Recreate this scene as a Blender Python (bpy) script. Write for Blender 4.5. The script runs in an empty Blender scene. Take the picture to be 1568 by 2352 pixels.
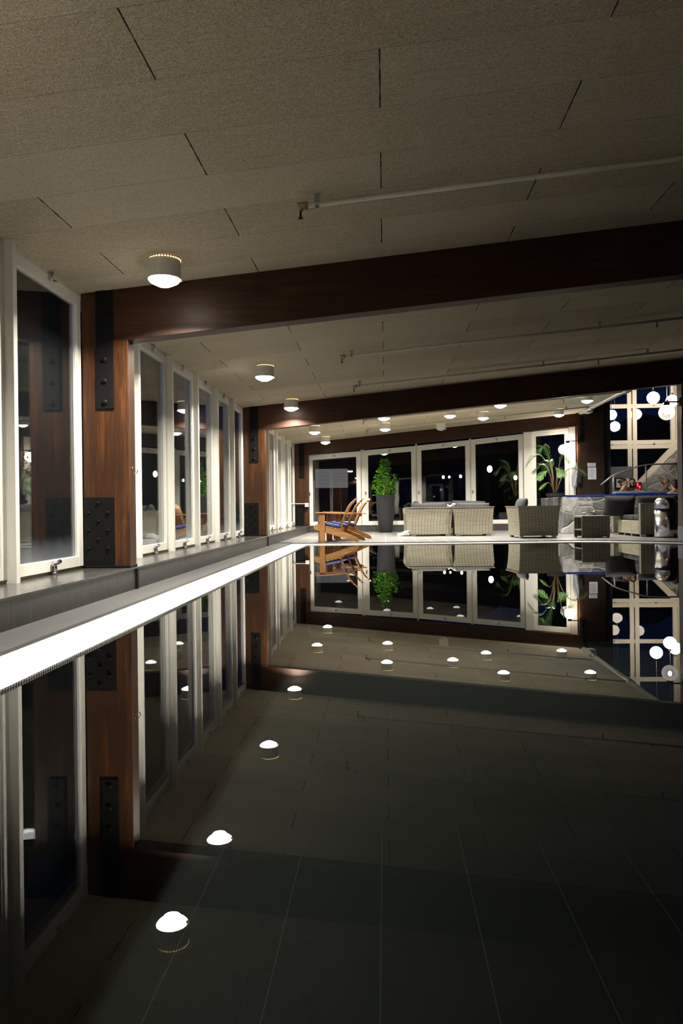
import bpy, bmesh, math, random
from mathutils import Vector, Matrix
R = random.Random(7)
C = bpy.context.scene.collection
PI = math.pi
def sl(x): return 2.76 + .091 * x            # underside of the sloping ceiling

# ------------------------------------------------------------------ materials
class NT:
    def __init__(s, name):
        s.m = bpy.data.materials.new(name); s.m.use_nodes = True
        s.t = s.m.node_tree; s.t.nodes.clear()
        s.out = s.t.nodes.new('ShaderNodeOutputMaterial')
    def n(s, typ, ins=None, **kw):
        nd = s.t.nodes.new('ShaderNode' + typ)
        for k, v in kw.items(): setattr(nd, k, v)
        for k, v in (ins or {}).items(): s.set(nd, k, v)
        return nd
    def set(s, nd, k, v):
        sock = nd.inputs[k]
        if isinstance(v, bpy.types.NodeSocket): s.t.links.new(v, sock)
        else: sock.default_value = v
    def math(s, op, a, b=0.0, c=None):
        nd = s.n('Math', {0: a, 1: b}, operation=op)
        if c is not None: s.set(nd, 2, c)
        return nd.outputs[0]
    def mix(s, f, a, b):
        nd = s.n('Mix', data_type='RGBA')
        s.set(nd, 0, f); s.set(nd, 6, a); s.set(nd, 7, b)
        return nd.outputs[2]
    def ramp(s, f, stops):
        nd = s.n('ValToRGB', {0: f}); cr = nd.color_ramp
        while len(cr.elements) < len(stops): cr.elements.new(.5)
        for e, (p, c) in zip(cr.elements, stops):
            e.position = p; e.color = c if len(c) == 4 else (*c, 1)
        return nd.outputs[0]
    def obj(s, scale=(1, 1, 1), rot=(0, 0, 0)):
        tc = s.n('TexCoord')
        return s.n('Mapping', {'Vector': tc.outputs['Object'], 'Scale': scale, 'Rotation': rot}).outputs[0]
    def noise(s, vec, scale, detail=3, rough=.55, dist=0):
        return s.n('TexNoise', {'Vector': vec, 'Scale': scale, 'Detail': detail, 'Roughness': rough, 'Distortion': dist}).outputs[0]
    def bsdf(s, **kw):
        b = s.n('BsdfPrincipled')
        for k, v in kw.items(): s.set(b, k.replace('_', ' '), v)
        s.t.links.new(b.outputs[0], s.out.inputs[0]); return b
    def bump(s, h, strength=.3, dist=.01):
        return s.n('Bump', {'Height': h, 'Strength': strength, 'Distance': dist}).outputs[0]
def col(r, g, b): return (r, g, b, 1)

def plain(name, c, rough=.5, metal=0., vary=.12, scale=8, bump=0., **kw):
    t = NT(name); v = t.obj(); nz = t.noise(v, scale, 4)
    lo = col(*[x * (1 - vary) for x in c]); hi = col(*[min(1, x * (1 + vary)) for x in c])
    b = t.bsdf(Base_Color=t.mix(nz, lo, hi), Roughness=rough, Metallic=metal, **kw)
    if bump: t.set(b, 'Normal', t.bump(t.noise(v, scale * 6, 4), bump, .005))
    return t.m

def mat_ceiling():
    t = NT('wood_wool_panels'); tc = t.n('TexCoord').outputs['Object']
    sp = t.n('SeparateXYZ', {0: tc}); X, Y = sp.outputs[0], sp.outputs[1]
    ry = t.math('DIVIDE', t.math('SUBTRACT', Y, 3.39), .495)
    row = t.math('FLOOR', ry); par = t.math('FLOORED_MODULO', row, 2.0)
    xs = t.math('ADD', t.math('DIVIDE', X, 2.02), t.math('MULTIPLY', par, .5))
    def near(v, period):
        f = t.math('FRACT', t.math('ADD', v, .5))
        return t.math('MULTIPLY', t.math('ABSOLUTE', t.math('SUBTRACT', f, .5)), period)
    wob = t.math('MULTIPLY', t.math('SUBTRACT', t.noise(tc, 9, 3), .5), .008)
    jx = t.math('LESS_THAN', t.math('ADD', near(xs, 2.02), wob), .0036)
    jyd = near(ry, .495)
    jy = t.math('MULTIPLY', t.math('LESS_THAN', t.math('ADD', jyd, wob), .003), t.math('MULTIPLY_ADD', t.noise(tc, 2.3, 2), 1.3, -.05))
    cell = t.n('CombineXYZ', {0: t.math('FLOOR', xs), 1: row}).outputs[0]
    tint = t.n('TexWhiteNoise', {'Vector': cell}, noise_dimensions='3D').outputs[0]
    wv = t.n('Mapping', {'Vector': tc, 'Scale': (1, 1.6, 1)}).outputs[0]
    warp = t.n('TexNoise', {'Vector': wv, 'Scale': 14, 'Detail': 2})
    wvec = t.n('VectorMath', {0: wv, 1: t.n('VectorMath', {0: warp.outputs[1], 1: (.09, .09, .09)}, operation='MULTIPLY').outputs[0]}, operation='ADD').outputs[0]
    vor = t.n('TexVoronoi', {'Vector': wvec, 'Scale': 55}, feature='DISTANCE_TO_EDGE').outputs[0]
    fib = t.ramp(vor, [(0, (1, 1, 1)), (.12, (.55, .55, .55)), (.45, (.2, .2, .2))])
    sk = t.noise(wv, 120, 3, .7); streak = t.noise(t.n('Mapping', {'Vector': tc, 'Scale': (1.2, 22, 1)}).outputs[0], 3, 4, .65)
    lum = t.math('ADD', t.math('MULTIPLY', fib, .45), t.math('ADD', t.math('MULTIPLY', sk, .75), t.math('MULTIPLY', streak, .28)))
    lum = t.math('ADD', lum, t.math('MULTIPLY_ADD', tint, .16, .12))
    c = t.ramp(lum, [(.5, (.20, .160, .102)), (.95, (.53, .448, .312)), (1.4, (.68, .595, .45))])
    c = t.mix(t.math('MULTIPLY', jy, .55), c, col(.07, .055, .035))
    c = t.mix(jx, c, col(.012, .01, .007))
    b = t.bsdf(Base_Color=c, Roughness=.95)
    t.set(b, 'Normal', t.bump(t.math('ADD', t.math('ADD', fib, sk), t.math('MULTIPLY', jx, -3.)), .5, .006))
    return t.m

def mat_wood(name, axis, dark, mid, light, rough=.38, scale=1., coat=.25, bump=.08, spec=.5):
    t = NT(name); s = [14 * scale, 14 * scale, 14 * scale]; s['xyz'.index(axis)] = .9 * scale
    v = t.obj(tuple(s)); big = t.obj()
    g = t.noise(v, 1.6, 6, .65, .6); f = t.noise(v, 9, 3, .6); p = t.noise(big, 1.7, 3)
    h = t.math('ADD', t.math('MULTIPLY', g, .7), t.math('ADD', t.math('MULTIPLY', f, .2), t.math('MULTIPLY', p, .35)))
    c = t.ramp(h, [(.42, dark), (.62, mid), (.85, light)])
    b = t.bsdf(Base_Color=c, Roughness=t.math('MULTIPLY_ADD', f, .22, rough - .1), Coat_Weight=coat, Coat_Roughness=.25, Specular_IOR_Level=spec)
    t.set(b, 'Normal', t.bump(f, bump, .004)); return t.m

def mat_tiles(name, sx, sy, base, grout, gw=.004, rough=.4, axes='xy', streak=0., var=.18, off=(0, 0), spec=.5):
    t = NT(name); tc = t.n('TexCoord').outputs['Object']; sp = t.n('SeparateXYZ', {0: tc})
    a = t.math('ADD', sp.outputs['xyz'.index(axes[0])], off[0]); bb = t.math('ADD', sp.outputs['xyz'.index(axes[1])], off[1])
    def line(v, p):
        f = t.math('FRACT', t.math('ADD', t.math('DIVIDE', v, p), .5))
        return t.math('LESS_THAN', t.math('MULTIPLY', t.math('ABSOLUTE', t.math('SUBTRACT', f, .5)), p), gw)
    g = line(a, sx)
    if sy: g = t.math('MAXIMUM', g, line(bb, sy))
    cell = t.n('CombineXYZ', {0: t.math('ROUND', t.math('DIVIDE', a, sx)), 1: t.math('ROUND', t.math('DIVIDE', bb, sy or 50.))}).outputs[0]
    w = t.n('TexWhiteNoise', {'Vector': cell}).outputs[0]; nz = t.noise(tc, 18, 5, .65)
    k = t.math('ADD', t.math('MULTIPLY', w, .4), t.math('MULTIPLY', nz, .6))
    c = t.mix(k, col(*[x * (1 - var) for x in base]), col(*[x * (1 + var) for x in base]))
    if streak:
        sv = t.n('Mapping', {'Vector': tc, 'Scale': (30, 42, 7)}).outputs[0]
        st = t.ramp(t.noise(sv, 1.5, 5, .7), [(.6, (0, 0, 0)), (.78, (1, 1, 1))])
        c = t.mix(t.math('MULTIPLY', st, streak), c, col(.4, .38, .35))
    c = t.mix(g, c, col(*grout))
    b = t.bsdf(Base_Color=c, Roughness=t.math('MULTIPLY_ADD', nz, .2, rough - .1), Specular_IOR_Level=spec)
    t.set(b, 'Normal', t.bump(t.math('SUBTRACT', nz, t.math('MULTIPLY', g, 2.)), .12, .004)); return t.m

def mat_stone():
    t = NT('granite_rubble'); tc = t.n('TexCoord').outputs['Object']
    v = t.n('Mapping', {'Vector': tc, 'Scale': (1., .6, 1.25)}).outputs[0]
    wz = t.n('TexNoise', {'Vector': v, 'Scale': 2.2, 'Detail': 2})
    wv = t.n('VectorMath', {0: v, 1: t.n('VectorMath', {0: wz.outputs[1], 1: (.18, .18, .18)}, operation='MULTIPLY').outputs[0]}, operation='ADD').outputs[0]
    ed = t.n('TexVoronoi', {'Vector': wv, 'Scale': 2.3, 'Randomness': .8}, feature='DISTANCE_TO_EDGE').outputs[0]
    ce = t.n('TexVoronoi', {'Vector': wv, 'Scale': 2.3, 'Randomness': .8}, feature='F1').outputs[1]
    sx = t.n('SeparateXYZ', {0: ce}).outputs[0]
    sp = t.noise(tc, 38, 6, .8); b2 = t.noise(tc, 9, 4)
    k = t.math('ADD', t.math('MULTIPLY', sp, .55), t.math('ADD', t.math('MULTIPLY', b2, .3), t.math('MULTIPLY', sx, .25)))
    c = t.ramp(k, [(.36, (.035, .035, .035)), (.53, (.165, .165, .165)), (.74, (.46, .46, .45))])
    mo = t.math('LESS_THAN', ed, .02)
    c = t.mix(mo, c, col(.33, .315, .27))
    b = t.bsdf(Base_Color=c, Roughness=.85)
    h = t.math('ADD', t.math('MINIMUM', t.math('MULTIPLY', ed, 8.), .8), t.math('MULTIPLY', sp, .35))
    t.set(b, 'Normal', t.bump(h, .7, .03)); return t.m

def mat_rattan(name, k=1.):
    t = NT(name); sp = t.n('SeparateXYZ', {0: t.n('TexCoord').outputs['Object']})
    u = t.math('ADD', sp.outputs[0], sp.outputs[1]); z = sp.outputs[2]
    r = t.math('FLOOR', t.math('DIVIDE', z, .018)); par = t.math('MULTIPLY', t.math('FLOORED_MODULO', r, 2.), PI)
    uu = t.math('SINE', t.math('ADD', t.math('MULTIPLY', u, 2 * PI / .07), par))
    fz = t.math('ABSOLUTE', t.math('SINE', t.math('MULTIPLY', z, PI / .018)))
    pv = t.math('ABSOLUTE', t.math('SINE', t.math('MULTIPLY', u, PI / .07)))
    gap = t.math('MULTIPLY', t.math('POWER', fz, .5), t.math('MULTIPLY_ADD', uu, .18, .82))
    vl = t.math('MULTIPLY_ADD', t.math('POWER', pv, .35), .55, .45)
    st = t.noise(t.n('CombineXYZ', {0: t.math('MULTIPLY', u, 1.2), 1: 0., 2: t.math('MULTIPLY', z, 26.)}).outputs[0], 1.4, 3, .7)
    vs = t.noise(t.n('CombineXYZ', {0: t.math('MULTIPLY', u, 14.), 1: 5., 2: t.math('MULTIPLY', z, .6)}).outputs[0], 1.4, 3, .7)
    k1 = t.math('MULTIPLY', t.math('MULTIPLY', gap, vl), t.math('ADD', t.math('MULTIPLY', st, 1.05), t.math('MULTIPLY_ADD', vs, .3, .3)))
    c = t.ramp(k1, [(.12, (.045 * k, .038 * k, .022 * k)), (.5, (.30 * k, .275 * k, .19 * k)), (.95, (.56 * k, .525 * k, .40 * k))])
    b = t.bsdf(Base_Color=c, Roughness=.55); t.set(b, 'Normal', t.bump(t.math('ADD', gap, vl), .5, .006)); return t.m

def mat_glass(name, r0, tint, wave=0., wscale=(1, 1, 1), rough=0., power=5.):
    t = NT(name); lw = t.n('LayerWeight', {'Blend': .5}).outputs['Facing']
    f = t.math('MULTIPLY_ADD', t.math('POWER', lw, power), 1 - r0, r0)
    tr = t.n('BsdfTransparent', {'Color': tint}); gl = t.n('BsdfGlossy', {'Color': col(1, 1, 1), 'Roughness': rough})
    if wave: t.set(gl, 'Normal', t.bump(t.noise(t.obj(wscale), 1., 2), wave, .02))
    mx = t.n('MixShader', {0: f}); t.t.links.new(tr.outputs[0], mx.inputs[1]); t.t.links.new(gl.outputs[0], mx.inputs[2])
    t.t.links.new(mx.outputs[0], t.out.inputs[0]); return t.m

def mat_emit(name, c, s):
    t = NT(name); e = t.n('Emission', {'Color': col(*c), 'Strength': s}); t.t.links.new(e.outputs[0], t.out.inputs[0]); return t.m

def mat_blue_mosaic(name, a, b_, pitch=.03):
    t = NT(name); tc = t.n('TexCoord').outputs['Object']
    cell = t.n('VectorMath', {0: tc, 1: (pitch, pitch, pitch)}, operation='SNAP').outputs[0]
    w = t.n('TexWhiteNoise', {'Vector': cell}).outputs[0]
    t.bsdf(Base_Color=t.mix(w, col(*a), col(*b_)), Roughness=.15); return t.m

def mat_plank(name, base, axis='x'):
    return mat_wood(name, axis, tuple(x * .45 for x in base), base, tuple(min(1, x * 1.45) for x in base), .45, 2., .1)

M = {}
M['ceiling'] = mat_ceiling()
M['beam'] = mat_wood('stained_timber_beam', 'x', (.013, .005, .0022), (.036, .0118, .0034), (.085, .027, .007), .5, 1., .03, .08, .25)
M['post'] = mat_wood('stained_timber_post', 'z', (.016, .0065, .0025), (.043, .0145, .0038), (.135, .045, .009), .45, 1., .08, .08, .3)
M['darkpost'] = mat_wood('dark_timber_post', 'z', (.010, .0055, .0035), (.026, .012, .0065), (.048, .022, .011), .42)
M['greypost'] = mat_wood('weathered_timber_post', 'z', (.03, .022, .018), (.07, .052, .042), (.11, .08, .065), .5)
M['iron'] = plain('black_painted_iron', (.0042, .004, .0038), .6, 0, .4, 6, .3, Specular_IOR_Level=.15)
M['white'] = plain('white_gloss_paint', (.77, .75, .68), .3, 0, .05, 4)
M['white2'] = plain('weathered_white_paint', (.66, .62, .52), .45, 0, .1, 7)
M['sillgap'] = plain('olive_subframe_paint', (.3, .27, .18), .5, 0, .2, 9)
M['glass'] = mat_glass('window_glass', .07, col(.93, .95, .95), .03, (2.2, 2.2, .7), .012)
def mat_damp():
    m = mat_glass('damp_window_glass', .07, col(.93, .95, .95), .012, (2.2, 2.2, .7), .012); nt = m.node_tree; o = [n for n in nt.nodes if n.type == 'OUTPUT_MATERIAL'][0]
    src = o.inputs[0].links[0].from_socket
    def nd(t, **kw):
        n = nt.nodes.new('ShaderNode' + t)
        for k, v in kw.items(): setattr(n, k, v)
        return n
    tc = nd('TexCoord'); sp = nd('SeparateXYZ'); nt.links.new(tc.outputs['Object'], sp.inputs[0])
    nz = nd('TexNoise'); nz.inputs['Scale'].default_value = 9; nt.links.new(tc.outputs['Object'], nz.inputs['Vector'])
    w = nd('Math', operation='MULTIPLY_ADD'); nt.links.new(nz.outputs[0], w.inputs[0]); w.inputs[1].default_value = .05; nt.links.new(sp.outputs[2], w.inputs[2])
    mr = nd('MapRange', interpolation_type='SMOOTHSTEP'); nt.links.new(w.outputs[0], mr.inputs[0])
    mr.inputs[1].default_value = .58; mr.inputs[2].default_value = .36; mr.inputs[3].default_value = .006; mr.inputs[4].default_value = .12
    df = nd('BsdfDiffuse'); df.inputs[0].default_value = (.6, .66, .72, 1)
    mx = nd('MixShader'); nt.links.new(mr.outputs[0], mx.inputs[0]); nt.links.new(src, mx.inputs[1]); nt.links.new(df.outputs[0], mx.inputs[2]); nt.links.new(mx.outputs[0], o.inputs[0])
    return m
M['damp'] = mat_damp()
M['plinth'] = mat_tiles('dark_plinth_tiles', .2, 0, (.028, .0255, .023), (.085, .078, .07), .0022, .42, 'yz', .45, .3)
M['plinthx'] = mat_tiles('dark_plinth_tiles_far', .3, 0, (.05, .048, .046), (.15, .14, .13), .003, .4, 'xz', .15)
M['sill'] = mat_tiles('polished_sill_tiles', .4, .4, (.06, .057, .053), (.12, .115, .10), .0025, .17, 'yx', 0, .2)
M['ledge'] = mat_tiles('grey_ledge_tiles', .6, 0, (.05, .049, .047), (.09, .087, .082), .003, .5, 'yx')
M['floor'] = mat_tiles('grey_deck_tiles', .3, .3, (.125, .123, .118), (.29, .28, .26), .006, .42, 'xy')
M['basin'] = mat_tiles('black_pool_tiles', .54, 0, (.0019, .0022, .0019), (.010, .0105, .009), .0035, .7, 'xy', 0, .2, (.05, 0), .05)
M['basinwall'] = plain('black_pool_wall_tiles', (.004, .006, .0065), .7, Specular_IOR_Level=.05)
M['grate'] = None
M['stone'] = mat_stone()
M['rattan'] = mat_rattan('pale_woven_rattan', .74)
M['rattan_shaded'] = mat_rattan('shaded_woven_rattan', .48)  # darker rattan copy, with the shade of pool-facing sides put into its colour
M['charcoal'] = plain('charcoal_fabric', (.017, .017, .0195), .9, 0, .25, 30, .2)
M['blue'] = plain('blue_fabric', (.075, .12, .38), .9, 0, .2, 20, .2)
M['teak'] = mat_wood('oiled_teak', 'x', (.22, .095, .028), (.46, .23, .075), (.64, .37, .15), .45, 2., .15)
M['teakz'] = mat_wood('oiled_teak_upright', 'z', (.12, .045, .012), (.38, .175, .05), (.56, .30, .11), .45, 2., .15)
M['steel'] = plain('polished_steel', (.78, .78, .78), .17, 1., .03)
M['brushed'] = plain('brushed_steel', (.5, .49, .46), .3, 1., .08)
M['steelrail'] = plain('satin_steel', (.42, .39, .34), .4, .35, .08)
M['black'] = plain('black_plastic', (.012, .012, .012), .4)
M['planter'] = plain('matte_black_planter', (.011, .011, .0125), .6, 0, .15, 30)
M['soil'] = plain('dark_soil', (.02, .014, .009), .95, 0, .4, 40, .5)
M['leaf'] = plain('glossy_ficus_leaf', (.12, .34, .02), .3, 0, .6, 16)
M['palm'] = plain('palm_leaf', (.075, .20, .04), .38, 0, .5, 9)
M['stem'] = plain('palm_stem', (.20, .13, .05), .6, 0, .4, 20)
M['housing'] = plain('white_lamp_enamel', (.85, .84, .79), .4, 0, .03)
M['lens'] = mat_emit('lit_lamp_lens', (1., .96, .88), 26.)
M['lensoff'] = plain('unlit_lamp_lens', (.6, .6, .55), .2)
M['uplight'] = mat_emit('warm_lamp_gap', (1., .72, .3), 3.)
M['brass'] = plain('brass_ring', (.6, .42, .14), .25, 1.)
M['globe'] = mat_emit('lit_opal_globe', (1., .86, .70), 55.)
M['bulb'] = mat_emit('lit_bulb', (1., .92, .8), 40.)
M['pipe'] = plain('pale_painted_pipe', (.54, .52, .44), .45, 0, .1, 12)
M['pipejoint'] = plain('yellow_sealed_joint', (.42, .33, .12), .5, 0, .3, 40)
M['gutter'] = plain('grey_green_duct', (.5, .5, .43), .35, 0, .1)
M['blue_tile'] = mat_blue_mosaic('cobalt_mosaic', (.006, .012, .09), (.02, .045, .28))
M['pale_tile'] = mat_blue_mosaic('pale_blue_mosaic', (.16, .25, .34), (.27, .37, .45))
M['water'] = mat_glass('pool_water_surface', .02, col(.82, .9, .87), .012, (.9, .5, 1))
M['tubwater'] = mat_glass('tub_water_surface', .02, col(.5, .75, .9), .05, (5, 5, 1))
M['paper'] = plain('white_paper', (.62, .63, .65), .8, 0, .02)
M['ink'] = plain('grey_print', (.2, .2, .22), .8)
M['towel'] = plain('white_towelling', (.66, .67, .70), .95, 0, .06, 40, .4)
M['grey_towel'] = plain('grey_white_towelling', (.42, .42, .40), .95, 0, .3, 22, .4)
M['shoe'] = plain('white_shoe_leather', (.7, .7, .68), .5, 0, .03)
M['navy'] = plain('navy_mark', (.02, .025, .06), .5)
M['concrete'] = plain('grey_concrete', (.16, .16, .155), .8, 0, .15, 12, .2)
M['skin'] = plain('skin', (.62, .36, .25), .5, 0, .08, 10)
M['skin2'] = plain('ruddy_skin', (.68, .39, .27), .5, 0, .08, 10)
M['hair'] = plain('dark_brown_hair', (.022, .013, .008), .55, 0, .4, 60)
M['hair2'] = plain('grey_brown_hair', (.11, .075, .05), .6, 0, .3, 60)
M['eye'] = plain('eye', (.05, .04, .035), .2)
M['swim'] = plain('dark_swimwear', (.02, .02, .03), .8)
M['red'] = mat_emit('red_signal', (1., .02, .04), 5.)
M['redbox'] = plain('dark_red_housing', (.10, .01, .012), .4)
M['plaster'] = plain('grey_blue_plaster', (.11, .115, .14), .85, 0, .1, 5)
M['dark'] = plain('dark_wall_paint', (.035, .03, .03), .8, 0, .15, 4)
M['ground'] = plain('night_lawn', (.01, .014, .008), .95, 0, .4, 3)
M['hedge'] = plain('night_hedge', (.006, .008, .006), .95, 0, .5, 6)
M['garden'] = mat_emit('warm_globe_glow', (1., .86, .6), 9.)
M['garden_cold'] = mat_emit('cold_lamp_glow', (.55, .75, 1.), 9.)
M['room_glow'] = mat_emit('lit_room_glow', (.85, .8, .75), .3)
M['slat'] = plain('blind_slat', (.6, .58, .55), .6)
def mat_clear():
    t = NT('clear_seeded_glass'); lw = t.n('LayerWeight', {'Blend': .5}).outputs['Facing']; nz = t.noise(t.obj(), 70, 3)
    tr = t.n('BsdfTransparent', {'Color': col(.95, .95, .97)}); tl = t.n('BsdfTranslucent', {'Color': col(.95, .93, .95)}); gl = t.n('BsdfGlossy', {'Roughness': .05})
    t.set(gl, 'Normal', t.bump(nz, .3, .005))
    m1 = t.n('MixShader', {0: t.math('MULTIPLY_ADD', nz, .5, t.math('MULTIPLY', lw, .35))}); t.t.links.new(tr.outputs[0], m1.inputs[1]); t.t.links.new(tl.outputs[0], m1.inputs[2])
    m2 = t.n('MixShader', {0: t.math('MULTIPLY_ADD', t.math('POWER', lw, 3.), .4, .06)}); t.t.links.new(m1.outputs[0], m2.inputs[1]); t.t.links.new(gl.outputs[0], m2.inputs[2])
    t.t.links.new(m2.outputs[0], t.out.inputs[0]); return t.m
M['clear'] = mat_clear()
def mat_grate():
    t = NT('white_overflow_grating'); tc = t.n('TexCoord').outputs['Object']; sp = t.n('SeparateXYZ', {0: tc})
    nz = t.noise(tc, 3, 4)
    c = t.mix(nz, col(.56, .555, .53), col(.64, .635, .61))
    b = t.bsdf(Base_Color=c, Roughness=.4); t.set(b, 'Normal', t.bump(t.noise(tc, 26, 3), .1, .004)); return t.m
M['grate'] = mat_grate()

# ------------------------------------------------------------------ mesh helpers
class MB:
    def __init__(s): s.b = bmesh.new()
    def box(s, x0, x1, y0, y1, z0, z1, bev=0., mat=None, cuts=0):
        vs = [s.b.verts.new((x, y, z)) for x in (x0, x1) for y in (y0, y1) for z in (z0, z1)]
        q = [(0, 1, 3, 2), (4, 6, 7, 5), (0, 4, 5, 1), (2, 3, 7, 6), (0, 2, 6, 4), (1, 5, 7, 3)]
        fs = [s.b.faces.new([vs[i] for i in f]) for f in q]
        return s._fin(vs, fs, bev, mat, cuts)
    def _fin(s, vs, fs, bev, mat, cuts=0):
        es = list({e for f in fs for e in f.edges})
        if bev:
            r = bmesh.ops.bevel(s.b, geom=es, offset=bev, segments=2, profile=.5, affect='EDGES')
            vs = list({v for f in r['faces'] for v in f.verts} | {v for v in vs if v.is_valid})
        if cuts:
            es = [e for e in {e for v in vs if v.is_valid for e in v.link_edges}]
            bmesh.ops.subdivide_edges(s.b, edges=es, cuts=cuts, use_grid_fill=True)
        if mat is not None:
            for v in vs:
                if v.is_valid: v.co = mat @ v.co
        return s
    def prism(s, poly, axis, a, b, bev=0.):
        def P(u, v, w): return {'x': (w, u, v), 'y': (u, w, v), 'z': (u, v, w)}[axis]
        A = [s.b.verts.new(P(u, v, a)) for u, v in poly]; B = [s.b.verts.new(P(u, v, b)) for u, v in poly]
        n = len(poly); fs = [s.b.faces.new(A[::-1]), s.b.faces.new(B)]
        for i in range(n): fs.append(s.b.faces.new((A[i], A[(i + 1) % n], B[(i + 1) % n], B[i])))
        bmesh.ops.recalc_face_normals(s.b, faces=fs)
        return s._fin(A + B, fs, bev, None)
    def tube(s, pts, r, n=10, cap=True):
        pts = [Vector(p) for p in pts]; rs = r if isinstance(r, (list, tuple)) else [r] * len(pts); rings = []
        prev = None
        for i, p in enumerate(pts):
            d = (pts[min(i + 1, len(pts) - 1)] - pts[max(i - 1, 0)]).normalized()
            if prev is None:
                a = d.cross(Vector((0, 0, 1)));  a = d.cross(Vector((1, 0, 0))) if a.length < .1 else a
            else: a = prev - d * prev.dot(d)
            a.normalize(); prev = a; bb = d.cross(a)
            rings.append([s.b.verts.new(p + (a * math.cos(2 * PI * k / n) + bb * math.sin(2 * PI * k / n)) * rs[i]) for k in range(n)])
        for i in range(len(rings) - 1):
            for k in range(n): s.b.faces.new((rings[i][k], rings[i][(k + 1) % n], rings[i + 1][(k + 1) % n], rings[i + 1][k]))
        if cap: s.b.faces.new(rings[0][::-1]); s.b.faces.new(rings[-1])
        return s
    def lathe(s, prof, c=(0, 0, 0), n=24, cap=True):
        rings = []
        for r, z in prof:
            if r < 1e-5: rings.append([s.b.verts.new((c[0], c[1], c[2] + z))])
            else: rings.append([s.b.verts.new((c[0] + r * math.cos(2 * PI * k / n), c[1] + r * math.sin(2 * PI * k / n), c[2] + z)) for k in range(n)])
        for a, b in zip(rings, rings[1:]):
            for k in range(n):
                f = [a[k % len(a)], a[(k + 1) % len(a)], b[(k + 1) % len(b)], b[k % len(b)]]
                f = list(dict.fromkeys(f))
                if len(f) > 2: s.b.faces.new(f)
        if cap:
            if len(rings[0]) > 1: s.b.faces.new(rings[0][::-1])
            if len(rings[-1]) > 1: s.b.faces.new(rings[-1])
        bmesh.ops.recalc_face_normals(s.b, faces=s.b.faces[:]); return s
    def ball(s, c, rx, ry=None, rz=None, n=16, m=10, mat=None):
        ry = rx if ry is None else ry; rz = rx if rz is None else rz
        g = bmesh.ops.create_uvsphere(s.b, u_segments=n, v_segments=m, radius=1.)
        for v in g['verts']:
            v.co = Vector((v.co.x * rx, v.co.y * ry, v.co.z * rz))
            if mat is not None: v.co = mat @ v.co
            v.co += Vector(c)
        return s
    def warp(s, f):
        for v in s.b.verts: v.co = f(v.co.copy())
        return s
    def build(s, name, mat, parent=None, smooth=False):
        bmesh.ops.recalc_face_normals(s.b, faces=s.b.faces[:])
        me = bpy.data.meshes.new(name); s.b.to_mesh(me); s.b.free()
        if smooth:
            for p in me.polygons: p.use_smooth = True
        me.materials.append(mat)
        o = bpy.data.objects.new(name, me); C.objects.link(o)
        if parent is not None: o.parent = parent
        return o
def box(name, mat, x0, x1, y0, y1, z0, z1, parent=None, bev=0.): return MB().box(x0, x1, y0, y1, z0, z1, bev).build(name, mat, parent)
def tag(o, label=None, cat=None, group=None, kind=None):
    for k, v in (('label', label), ('category', cat), ('group', group), ('kind', kind)):
        if v: o[k] = v
    return o
def thing(name, loc, label, cat, rz=0., group=None):
    o = bpy.data.objects.new(name, None); C.objects.link(o); o.location = loc; o.rotation_euler = (0, 0, rz)
    return tag(o, label, cat, group)
def struct(o): o['kind'] = 'structure'; return o
def kids(o): return [c for c in bpy.data.objects if c.parent == o]
def dup(o, loc=None, rz=None, label=None, group=None, parent=None):
    c = o.copy(); C.objects.link(c)
    if parent is not None: c.parent = parent
    for ch in kids(o): dup(ch, parent=c)
    if loc is not None: c.location = loc
    if rz is not None: c.rotation_euler = (0, 0, rz)
    return tag(c, label, None, group)

# ------------------------------------------------------------------ setting
YE = 21.31                                   # plane of the far windows
struct(MB().prism([(-2.7, sl(-2.7)), (5.22, sl(5.22)), (5.22, sl(5.22) + .14), (-2.7, sl(-2.7) + .14)], 'y', -2.7, YE + .12).build('ceiling', M['ceiling']))
# left plinth with polished sill
struct(box('wall_left', M['plinth'], -2.62, -2.1, -2.6, YE + .1, -.2, .235))
struct(box('trim_1', M['sill'], -2.6, -2.092, -2.6, YE + .02, .235, .25, bev=.003))
struct(box('trim_2', M['iron'], -2.1, -2.086, 6.30, 6.345, .066, .236))
struct(box('trim_3', M['iron'], -2.1, -2.086, 13.50, 13.545, .066, .236))
struct(box('trim_4', M['white2'], -2.57, -2.505, -2.6, YE, 2.47, sl(-2.5) + .02))
struct(box('floor', M['ledge'], -2.12, -1.81, -2.6, 14.9, -.2, .065))
EDGE = [(-1.81, 14.68), (-.4, 14.62), (1.0, 14.6), (2.4, 14.64), (3.67, 14.78), (4.15, 14.66), (4.6, 14.32), (4.95, 13.98), (5.3, 13.72), (5.8, 13.5)]
struct(MB().prism(EDGE + [(15., 13.5), (15., 28.5), (-2.11, 28.5), (-2.11, 14.68)], 'z', -.2, .065).build('floor', M['floor']))
struct(box('floor', M['floor'], 5.82, 15., -2.6, 13.5, -.2, .065))
struct(box('floor', M['floor'], -1.81, 5.82, -2.6, .0, -.2, .065))
INN = [(-1.47, 14.22), (-.4, 14.2), (1.0, 14.18), (2.4, 14.22), (3.6, 14.33), (4.0, 14.23), (4.36, 13.98), (4.7, 13.65), (5.08, 13.38), (5.42, 13.2)]
gt = MB()
gt.prism([(-1.81, .0), (-1.47, .0), (-1.47, 14.22), (-1.81, 14.68)], 'z', .022, .046)
for i in range(len(EDGE) - 1):
    gt.prism([INN[i], INN[i + 1], EDGE[i + 1], EDGE[i]], 'z', .022, .046)
y = .05
while y < 14.2:                               # slat ends standing just proud of both edges
    gt.box(-1.814, -1.4665, y, y + .012, .036, .0463); y += .022
gt.prism([(5.42, .0), (5.8, .0), (5.8, 13.5), (5.42, 13.2)], 'z', .022, .046)
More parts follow.
